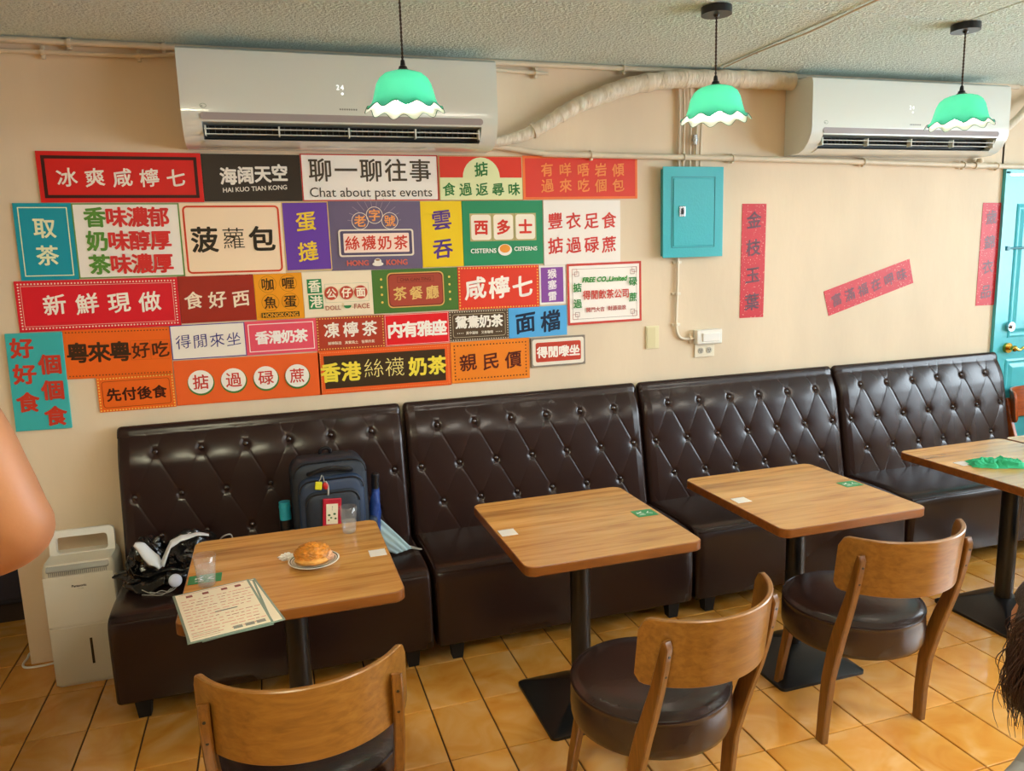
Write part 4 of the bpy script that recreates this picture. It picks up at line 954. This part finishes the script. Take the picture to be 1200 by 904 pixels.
b = MB(); padded(b, .158, .455, .06, -.075, .075, .002); b.build('body', M_bp, bp, ang=50)
b = MB(); padded(b, .138, .385, .05, -.110, -.07, .006, .01); b.build('front_pocket', M_bp2, bp, ang=50)
b = MB(); padded(b, .115, .33, .045, -.128, -.10, .008, .008); b.build('organiser_pocket', M_bp, bp, ang=50)
def zipline(hw, h, y, r, nm):
    pts = [(x, y, z+h/2+.004) for x, z in rr2(hw, h/2, r) if z > -h*.35]
    pts = sorted([p_ for p_ in pts], key=lambda p_: math.atan2(p_[2]-h*.45, p_[0]))
    b = MB(); b.tube(pts, .0032, n=6); b.build(nm, M_black, bp)
zipline(.152, .447, -.083, .06, 'zip'); zipline(.134, .378, -.115, .05, 'zip'); zipline(.112, .322, -.131, .045, 'zip')
b = MB(); b.tube([(-.088, -.088, .405), (-.08, -.108, .413), (-.04, -.118, .425), (0, -.12, .43), (.04, -.118, .425), (.08, -.108, .413), (.088, -.088, .405)], .010, n=8, sub=4); b.build('front_handle', M_black, bp)
b = MB(); b.tube([(-.022, .05, .45), (-.02, .045, .473), (0, .045, .482), (.02, .045, .473), (.022, .05, .45)], .008, n=8, sub=4); b.build('top_handle', M_black, bp)
b = MB(); b.box((.175, 0, .085), (.045, .12, .165), bev=.018, seg=3); b.build('side_pocket', M_bp2, bp)  # lighter navy: light from the right is put into this pocket's colour
b = MB(); b.box((-.175, 0, .075), (.045, .12, .145), bev=.018, seg=3); b.build('side_pocket', M_bp, bp)
u = thing('folded_umbrella', 'blue folded umbrella with black handle in the right pocket of the backpack', 'umbrella', (1.505, -.335, SZ+.03))
b = MB(); b.tube([(0, 0, 0), (.004, 0, .1), (.010, -.0, .2), (.014, 0, .26)], lambda t: .019+.007*math.sin(PI*min(1, t*1.1))-.004*t, n=14, sub=5)
for vt in b.b.verts: vt.co.x += .003*math.sin(vt.co.z*60+vt.co.y*200)
b.build('canopy', mat('blue_umbrella', '#1b3d86', .45, bump=.5, bscale=60), u, ang=60)
b = MB(); b.cyl((.014, 0, .255), (.017, 0, .318), .016, .018, n=20); b.sph((.017, 0, .318), .018, (1, 1, .5)); b.build('handle', M_black, u)
bt = thing('drink_bottle', 'cyan capped bottle in the left pocket of the backpack', 'bottle', (1.128, -.325, SZ+.02))
b = MB(); b.cyl((0, 0, 0), (0, 0, .17), .026, n=24); b.build('body', M_black, bt)
b = MB(); b.cyl((0, 0, .172), (0, 0, .25), .025, .024, n=24); b.cyl((0, 0, .225), (0, 0, .232), .0255, n=24); b.build('cap', mat('cyan_cap', '#2aa5bd', .3), bt)
k_ = thing('key_charms', 'yellow and red key charms hanging from the backpack zip', 'keychain', (1.285, -.474, SZ+.372))
b = MB(); b.box((-.016, 0, -.006), (.028, .014, .034), bev=.004, rot=(0, .15, 0)); b.build('yellow_charm', mat('yellow_charm', '#d8d02a', .4), k_, smooth=False)
b = MB(); b.sph((.012, 0, -.010), .014, (.9, .6, 1.2)); b.build('red_charm', mat('red_charm', '#b8201c', .4), k_)
b = MB(); b.tube([(-.012, 0, .012), (-.004, -.003, .028), (.0, 0, .038), (.006, .003, .026), (.01, 0, .004)], .0018, n=6, sub=4); b.tube([(.014, 0, .01), (.022, 0, -.01), (.022, -.002, -.035), (.02, 0, -.05)], .004, n=6, sub=4); b.build('strap', mat('grey_strap', '#a8a49c', .6), k_)
cdh = thing('card_holder', 'red card holder with a cream card hanging on the backpack front', 'card holder', (1.316, -.477, SZ+.243)); cdh.rotation_euler = (0, math.radians(4), 0)
b = MB(); b.box((0, 0, 0), (.077, .007, .125), bev=.004); b.build('frame', mat('red_leatherette', '#b01832', .4), cdh, smooth=False)
b = MB(); b.box((0, -.004, -.004), (.048, .002, .088)); b.build('card', mat('cream_card', '#e6ddc4', .5), cdh, smooth=False)
F = Flat(); F.y = -.0056
for (x, z, r_, c_) in ((-.012, -.008, .006, '#4a6a3c'), (.01, -.004, .006, '#4a6a3c'), (-.004, -.02, .005, '#5a7a4c'), (.014, -.024, .005, '#3f5a34'), (-.014, -.030, .004, '#a84038'), (.002, .028, .0015, '#7a6a5a')): F.poly(('leaf_print', c_), circ(x, z, r_, 9, r_*.8))
F.rect(('leaf_print', '#7a6a5a'), -.0006, .012, .0006, .032); F.build(cdh)
# face mask
def maskf(u, v):
    # folded pleated rectangle, propped between the backpack and the seat
    A = Vector((1.530, -.30, .575)); B = Vector((1.655, -.42, .452)); C_ = Vector((1.578, -.44, .444)); D_ = Vector((1.520, -.40, .462))
    p_ = A.lerp(B, u).lerp(D_.lerp(C_, u), v); return p_+Vector((.3, -.9, .3))*(.0035*math.sin(v*PI*7)+.006*math.sin(u*PI))
m_ = thing('face_mask', 'light blue face mask lying beside the backpack on the bench', 'mask', (1.58, -.39, .44))
b = MB(); b.grid(maskf, 24, 42); bmesh.ops.translate(b.b, vec=(-1.58, .39, -.44), verts=b.b.verts)
o = b.build('cloth', mat('mask_blue', '#a9c6d6', .7), m_, ang=60); sm = o.modifiers.new('thickness', 'SOLIDIFY'); sm.thickness = .001
b = MB(); b.tube([(.072, -.03, .014), (.105, -.045, .008), (.118, -.035, .004), (.10, -.02, .006), (.06, -.01, .02)], .0015, n=6, sub=5); b.build('ear_loop', M_white, m_)

# ------------------------------------------------------------------ black bag
bag = thing('vinyl_bag', 'slumped glossy black bag with white lining at the left end of the first bench', 'bag', (.66, -.34, SZ))
M_vinyl = mat('black_vinyl', '#0b0b0d', .16, spec=.6, bump=1.0, bscale=9, bdist=.03)
M_lining = mat('white_lining', '#cfd2d6', .6, bump=.3, bscale=20)
def crumple(c, r, seed, amp=.25):
    b = MB(); vs = b.sph((0, 0, 0), 1, (1, 1, 1), 56, 36)
    for vt in vs:
        q = vt.co.copy(); ds = amp*(abs(NZ.noise(q*1.7+Vector((seed, 0, 0))))*1.6-.4)+amp*.5*(abs(NZ.noise(q*4.2+Vector((0, seed, 0))))-.2)+amp*.15*NZ.noise(q*9)
        p_ = Vector((q.x*r[0], q.y*r[1], q.z*r[2]))*(1+ds)+Vector(c); p_.z = max(p_.z, .001); vt.co = p_
    return b
crumple((.085, .0, .085), (.125, .085, .11), 2.3).build('side', M_vinyl, bag, ang=70)
crumple((-.085, -.0, .09), (.080, .08, .105), 6.1, .3).build('side', M_vinyl, bag, ang=70)
crumple((-.02, -.03, .045), (.17, .085, .055), 9.4, .3).build('base', M_vinyl, bag, ang=70)
def strip(P0, P1, n=16, bul=.01, seed=0):
    b = MB()
    def f(u, v):
        k = u*(len(P0)-1); i = min(int(k), len(P0)-2); t = k-i
        a = Vector(P0[i]).lerp(Vector(P0[i+1]), t); c_ = Vector(P1[i]).lerp(Vector(P1[i+1]), t)
        p_ = a.lerp(c_, v); return p_+Vector((0, -bul*math.sin(PI*v), .004*math.sin(u*9+seed)))
    b.grid(f, n*2, 8); return b
for P0, P1 in (([(-.112, -.085, .205), (-.076, -.085, .196), (-.029, -.09, .140), (-.020, -.095, .095)], [(-.118, -.10, .195), (-.092, -.115, .155), (-.065, -.125, .118), (-.034, -.12, .092)]),
               ([(-.028, -.10, .110), (.017, -.085, .192), (.055, -.07, .212), (.115, -.06, .206), (.160, -.05, .188)], [(-.012, -.115, .098), (.018, -.105, .165), (.055, -.095, .192), (.115, -.08, .196), (.160, -.06, .182)])):
    o = strip(P0, P1).build('lining', M_lining, bag, ang=70); sm = o.modifiers.new('thickness', 'SOLIDIFY'); sm.thickness = .002
o = strip([(-.15, -.08, .12), (-.13, -.11, .085), (-.07, -.125, .07), (-.0, -.13, .085)], [(-.165, -.09, .02), (-.12, -.13, .006), (-.06, -.14, .012), (-.02, -.135, .03)], bul=-.02).build('flap', M_vinyl, bag, ang=70)
o.modifiers.new('thickness', 'SOLIDIFY').thickness = .003
b = MB(); b.tube([(.19, .0, .13), (.205, -.05, .165), (.225, -.07, .182), (.245, -.06, .178), (.25, -.03, .14)], .003, n=6, sub=5); b.build('handle', mat('grey_strap', '#a8a49c', .6), bag)
b = MB()
for pts in ([(-.10, -.13, .02), (-.06, -.15, .006), (-.03, -.145, .012), (.0, -.15, .006), (.02, -.145, .02)], [(-.07, -.145, .012), (-.02, -.155, .004), (.01, -.16, .01), (.03, -.15, .02)], [(-.10, -.14, .004), (-.05, -.16, .003), (-.02, -.165, .003), (.01, -.15, .018)]): b.tube(pts, .0018, n=6, sub=5)
b.build('drawstring', mat('grey_strap', '#a8a49c', .6), bag)
for (x, y, z, r_) in ((.028, -.150, .048, .026), (.100, -.125, .082, .018)):
    b = MB(); b.sph((x, y, z), r_, (1, .35, 1), 20, 12, rot=(-.4, .1, .35)); b.build('toggle', mat('pale_toggle', '#c9cde0', .3), bag)

# ------------------------------------------------------------------ people
SKIN = mat('skin', '#a5714f', .5, var=.08, vscale=6, bump=.15, bscale=120, bdist=.002); SKIN.node_tree.nodes['Principled BSDF'].inputs['Subsurface Weight'].default_value = .12
SKIN.node_tree.nodes['Principled BSDF'].inputs['Subsurface Radius'].default_value = (.02, .008, .004)
def skin(name, J, E_, m, parent, root=0, sub=2):
    """J: list of (x,y,z,r) ; E_: edges"""
    me = bpy.data.meshes.new(name); me.from_pydata([j[:3] for j in J], E_, []); me.materials.append(m)
    o = bpy.data.objects.new(name, me); COL.objects.link(o); o.parent = parent
    sk = o.modifiers.new('skin', 'SKIN'); sk.use_smooth_shade = True
    lay = me.skin_vertices[0] if me.skin_vertices else None
    if lay is None:
        bm_ = bmesh.new(); bm_.from_mesh(me); bm_.verts.layers.skin.verify(); bm_.to_mesh(me); bm_.free(); lay = me.skin_vertices[0]
    for i, j in enumerate(J):
        r_ = j[3]; lay.data[i].radius = (r_, r_) if not isinstance(r_, tuple) else r_
        lay.data[i].use_root = (i == root)
    s_ = o.modifiers.new('subdivision', 'SUBSURF'); s_.levels = sub; s_.render_levels = sub
    return o
def head(parent, c, yaw, hairm, long_hair, skinm, tilt=0):
    b = MB(); vs = b.sph((0, 0, 0), 1, (1, 1, 1), 40, 28)
    for vt in vs:
        q = vt.co.copy(); x, y, z = q.x*.075, q.y*.095, q.z*.115
        if z < -.02: k = 1-.35*((-z-.02)/.095); x *= k; y = y*(1-.18*((-z-.02)/.095))-.004
        f = -q.y
        if f > .5:
            y -= .020*math.exp(-((x/.012)**2+((z+.012)/.022)**2))      # nose
            y -= .006*math.exp(-((x/.022)**2+((z+.052)/.008)**2))      # lips
            y -= .007*math.exp(-((x/.022)**2+((z+.090)/.016)**2))      # chin
            y += .010*(math.exp(-(((x-.031)/.016)**2+((z-.012)/.012)**2))+math.exp(-(((x+.031)/.016)**2+((z-.012)/.012)**2)))
            y -= .004*math.exp(-((z-.032)/.010)**2)*(abs(x) < .055)
        vt.co = Vector((x, y, z))
    Hd = b.build('head', skinm, parent, ang=80); Hd.location = c; Hd.rotation_euler = (tilt, 0, yaw)
    for s_ in (-1, 1):
        b = MB(); b.sph((s_*.031, -.076, .012), .0115, (1, .8, .8)); b.build('eye', mat('eye_white', '#e8e2dc', .2), Hd)
        b = MB(); b.sph((s_*.077, .008, -.004), .030, (.28, .6, 1), rot=(0, 0, s_*.3)); b.build('ear', skinm, Hd)
    b = MB(); b.box((0, -.095, -.052), (.038, .010, .008), bev=.003); b.build('mouth', mat('lips', '#a8564e', .4), Hd)
    b = MB(); vs = b.sph((0, .010, .018), 1, (.086, .104, .112), 40, 28)
    for vt in vs:
        if vt.co.y < -.045 and vt.co.z < .055: vt.co.y = -.045+(vt.co.y+.045)*.1
        vt.co += .004*Vector((NZ.noise(vt.co*60), NZ.noise(vt.co*60+Vector((9, 0, 0))), 0))
    b.build('hair', hairm, Hd, ang=80)
    return Hd
def hand(parent, J0, d, side, m, curl=.5, name='hand'):
    """palm with five tapering fingers, each its own chain"""
    d = Vector(d).normalized(); sd = Vector(side).normalized(); nn = d.cross(sd).normalized(); w0 = Vector(J0)
    o = skin(name, [(*w0, .026), (*(w0+d*.035), (.034)), (*(w0+d*.07), .033), (*(w0+d*.088), .026)], [(0, 1), (1, 2), (2, 3)], m, parent)
    for k, (off, ln) in enumerate(((-.028, .066), (-.010, .075), (.009, .071), (.027, .056))):
        p0 = w0+d*.070+sd*off*.8; P_ = [p0]; dir_ = d.copy()
        for j, f in enumerate((.30, .38, .32)):
            dir_ = (dir_*math.cos(curl*.8)+nn*math.sin(curl*.8)); P_.append(P_[-1]+dir_*ln*f*1.25)
        skin('finger', [(*P_[0], .0095), (*P_[1], .009), (*P_[2], .0082), (*P_[3], .0068)], [(0, 1), (1, 2), (2, 3)], m, o)
    p0 = w0+d*.02-sd*.024; td = (d*.75-sd*.75+nn*.25).normalized()
    skin('thumb', [(*p0, .012), (*(p0+td*.032), .0105), (*(p0+td*.032+(td+nn*.4+d*.3).normalized()*.028), .0085)], [(0, 1), (1, 2)], m, o)
M_shirt = mat('dark_shirt', '#12141c', .8); M_pants = mat('dark_trousers', '#1a1f2e', .8); M_hair = mat('dark_brown_hair', '#2a1a12', .5, bump=.8, bscale=14, stretch=(30, 30, 1), bdist=.01)
M_shoe = mat('shoe_black', '#141414', .4)
def loft(b, secs, n=36):
    b.rings([[(x+rx*math.cos(2*PI*k/n), y+ry*math.sin(2*PI*k/n), z) for k in range(n)] for x, y, z, rx, ry in secs])
def body_tube(b, pts, rs, n=20):
    K = rs
    def r(t):
        for (a0, r0), (a1, r1) in zip(K, K[1:]):
            if t <= a1: return r0+(r1-r0)*(t-a0)/(a1-a0)
        return K[-1][1]
    b.tube(pts, r, n=n, sub=6)
p1 = thing('person', 'person at the left picture edge, bare bent arm and elbow showing', 'person', (.31, -2.18, 0))
J = [(0, 0, .93, .11), (0, 0, 1.08, .10), (0, 0, 1.24, .11), (0, 0, 1.40, .085), (0, .0, 1.50, .055), (0, .01, 1.57, .05),
     (.12, .0, 1.45, .050), (-.12, 0, 1.45, .050),
     (-.21, 0, 1.40, .046), (-.25, -.02, 1.14, .038), (-.14, .14, 1.05, .032), (-.07, .20, 1.08, .025),
     (.09, 0, .84, .075), (.10, .01, .48, .055), (.10, .02, .25, .048), (.10, .03, .09, .036),
     (-.09, 0, .84, .075), (-.10, .01, .48, .055), (-.10, .02, .25, .048), (-.10, .03, .09, .036)]
skin('body', J, [(0, 1), (1, 2), (2, 3), (3, 4), (4, 5), (3, 6), (3, 7), (7, 8), (8, 9), (9, 10), (10, 11), (0, 12), (12, 13), (13, 14), (14, 15), (0, 16), (16, 17), (17, 18), (18, 19)], SKIN, p1)
AP = [(.42, -2.17, 1.455), (.50, -2.18, 1.49), (.575, -2.19, 1.512), (.628, -2.21, 1.50), (.661, -2.24, 1.458), (.682, -2.25, 1.398), (.701, -2.25, 1.335), (.709, -2.24, 1.301), (.688, -2.22, 1.273), (.646, -2.19, 1.248), (.578, -2.14, 1.214), (.493, -2.08, 1.172), (.42, -2.02, 1.14)]
def arm_r(t):
    K = [(0, .050), (.25, .053), (.45, .053), (.58, .049), (.66, .046), (.75, .044), (.85, .040), (1, .028)]
    for (a0, r0), (a1, r1) in zip(K, K[1:]):
        if t <= a1: return r0+(r1-r0)*(t-a0)/(a1-a0)
    return .028
b = MB(); b.tube([(x-.31, y+2.18, z) for x, y, z in AP], arm_r, n=28, sub=5)
b.build('arm', SKIN, p1, ang=90)
hand(p1, (.112, .158, 1.142), (-.75, .5, -.2), (0, .2, 1), SKIN)
hand(p1, (-.07, .205, 1.082), (.6, .5, .1), (0, .2, 1), SKIN)
b = MB(); loft(b, [(0, 0, .90, .168, .118), (0, 0, 1.0, .160, .112), (0, 0, 1.12, .145, .105), (0, 0, 1.25, .162, .115), (0, 0, 1.36, .176, .112), (0, 0, 1.43, .170, .098), (0, 0, 1.475, .125, .080), (0, 0, 1.505, .068, .064)])
body_tube(b, [(.13, 0, 1.43), (.19, 0, 1.465), (.25, -.005, 1.485), (.285, -.012, 1.478)], [(0, .062), (.5, .066), (1, .064)])
body_tube(b, [(-.13, 0, 1.43), (-.20, 0, 1.40), (-.235, -.01, 1.30), (-.245, -.015, 1.22)], [(0, .062), (.5, .058), (1, .052)])
b.build('shirt', M_shirt, p1, ang=60)
b = MB(); loft(b, [(0, 0, .78, .15, .11), (0, 0, .84, .172, .125), (0, 0, .92, .170, .120), (0, 0, .98, .158, .112)])
for q in (-1, 1): body_tube(b, [(q*.085, 0, .86), (q*.095, .01, .66), (q*.10, .01, .48), (q*.10, .02, .26), (q*.10, .03, .09)], [(0, .095), (.35, .082), (.6, .066), (1, .056)])
b.build('trousers', M_pants, p1, ang=60)
for s_ in (-1, 1):
    b = MB(); b.sph((s_*.10, .07, .045), .05, (.9, 2.4, .85)); 
    for vt in b.b.verts: vt.co.z = max(vt.co.z, .001)
    b.build('shoe', M_shoe, p1)
head(p1, (0, .025, 1.665), PI, M_hair, False, SKIN)
# seated person, only long brown hair and a grey sleeve enter the picture
p2 = thing('person', 'seated person at the bottom right corner, long dark brown hair and grey top showing', 'person', (2.235, -3.03, 0)); p2.scale = (1, 1, 1.04)
J = [(0, 0, .50, .10), (0, .01, .64, .095), (0, .02, .78, .10), (0, .04, .90, .08), (0, .07, .98, .05), (0, .09, 1.02, .048),
     (.12, .04, .91, .048), (-.12, .04, .91, .048), (.19, .06, .78, .042), (-.19, .06, .78, .042), (.20, .08, .63, .036), (-.20, .08, .63, .036), (.13, .20, .59, .027), (-.13, .20, .59, .027),
     (.09, .05, .48, .075), (.11, .42, .47, .055), (.11, .44, .25, .048), (.11, .46, .09, .036),
     (-.09, .05, .48, .075), (-.11, .42, .47, .055), (-.11, .44, .25, .048), (-.11, .46, .09, .036)]
skin('body', J, [(0, 1), (1, 2), (2, 3), (3, 4), (4, 5), (3, 6), (3, 7), (6, 8), (7, 9), (8, 10), (9, 11), (10, 12), (11, 13), (0, 14), (14, 15), (15, 16), (16, 17), (0, 18), (18, 19), (19, 20), (20, 21)], SKIN, p2)
M_greytop = mat('grey_top', '#8f9094', .85, bump=.4, bscale=200, bdist=.002)
b = MB(); loft(b, [(0, 0, .40, .165, .14), (0, 0, .50, .175, .145), (0, .01, .62, .160, .130), (0, .02, .74, .162, .125), (0, .035, .86, .172, .120), (0, .045, .93, .165, .105), (0, .055, .975, .120, .085), (0, .07, 1.0, .066, .062)])
for q in (-1, 1): body_tube(b, [(q*.13, .045, .93), (q*.185, .05, .88), (q*.205, .06, .77), (q*.208, .08, .65), (q*.17, .15, .61), (q*.14, .185, .595)], [(0, .06), (.3, .056), (.7, .046), (1, .036)])
b.build('top', M_greytop, p2, ang=60)
b = MB()
for q in (-1, 1): body_tube(b, [(q*.08, -.02, .47), (q*.10, .2, .475), (q*.11, .36, .475), (q*.11, .43, .44), (q*.11, .45, .34), (q*.11, .455, .2), (q*.11, .46, .09)], [(0, .10), (.4, .078), (.55, .07), (1, .056)])
b.build('trousers', M_pants, p2, ang=60)
for s_ in (-1, 1):
    b = MB(); b.sph((s_*.11, .52, .045), .05, (.9, 2.3, .85))
    for vt in b.b.verts: vt.co.z = max(vt.co.z, .001)
    b.build('shoe', M_shoe, p2)
    hand(p2, (s_*.13, .20, .59), (-s_*.25, .95, -.1), (s_, 0, 0), SKIN, .35)
hd2 = head(p2, (0, .12, 1.08), PI, M_hair, True, SKIN, .12)
b = MB(); vs = b.sph((0, 0, 0), 1, (1, 1, 1), 48, 32)
for vt in vs:
    q = vt.co.copy(); k = 1+.10*NZ.noise(Vector((q.x*5, q.y*5, q.z*.9)))
    vt.co = Vector((q.x*.124*k*(1+.12*(q.z < 0)*-q.z), q.y*.10*k+.075-.02*q.z, q.z*.115+1.075-.03*(1-abs(q.z))))
b.build('long_hair', M_hair, p2, ang=80)
rnd = random.Random(11)
b = MB()
M_strand = mat('hair_strand', '#3a251b', .4, var=.5, vscale=9)
for k in range(2400):
    a = rnd.uniform(0, 2*PI); rr_ = rnd.uniform(.98, 1.10)
    c_, s_ = math.cos(a), math.sin(a); L_ = rnd.uniform(.05, .11); out = rnd.uniform(-.008, .020)
    zt = rnd.uniform(-.01, .10); rz_ = math.sqrt(max(.05, 1-(zt/.115)**2))
    sp = Vector((.113*c_*rr_*rz_, .100*s_*rr_*rz_+.075, 1.075+zt)); pts = []; fq = rnd.uniform(2, 5)
    for j in range(9):
        t = j/8; wv = .0035*(math.sin(t*fq+k)-math.sin(k))
        g_ = (1-rz_)*min(1, t*1.5)*.10+out*math.sin(t*2.6)
        pts.append((sp.x+c_*g_+wv*s_, sp.y+s_*g_+wv*c_, sp.z-L_*t))
    b.tube(pts, lambda t: .0012*(1-t*.7), n=3)
b.build('hair_strands', M_strand, p2)['kind'] = 'stuff'
b = MB(); 
st = thing('stool', 'dark stool under the seated person at the bottom right corner', 'stool', (2.235, -3.03, 0))
b.cyl((0, 0, .34), (0, 0, .37), .17, n=32); b.build('seat', M_cushion, st)
for k in range(4):
    b = MB(); a = PI/4+PI/2*k; b.cyl((.15*math.cos(a), .15*math.sin(a), 0), (.12*math.cos(a), .12*math.sin(a), .345), .014, n=10); b.build('leg', M_post, st)
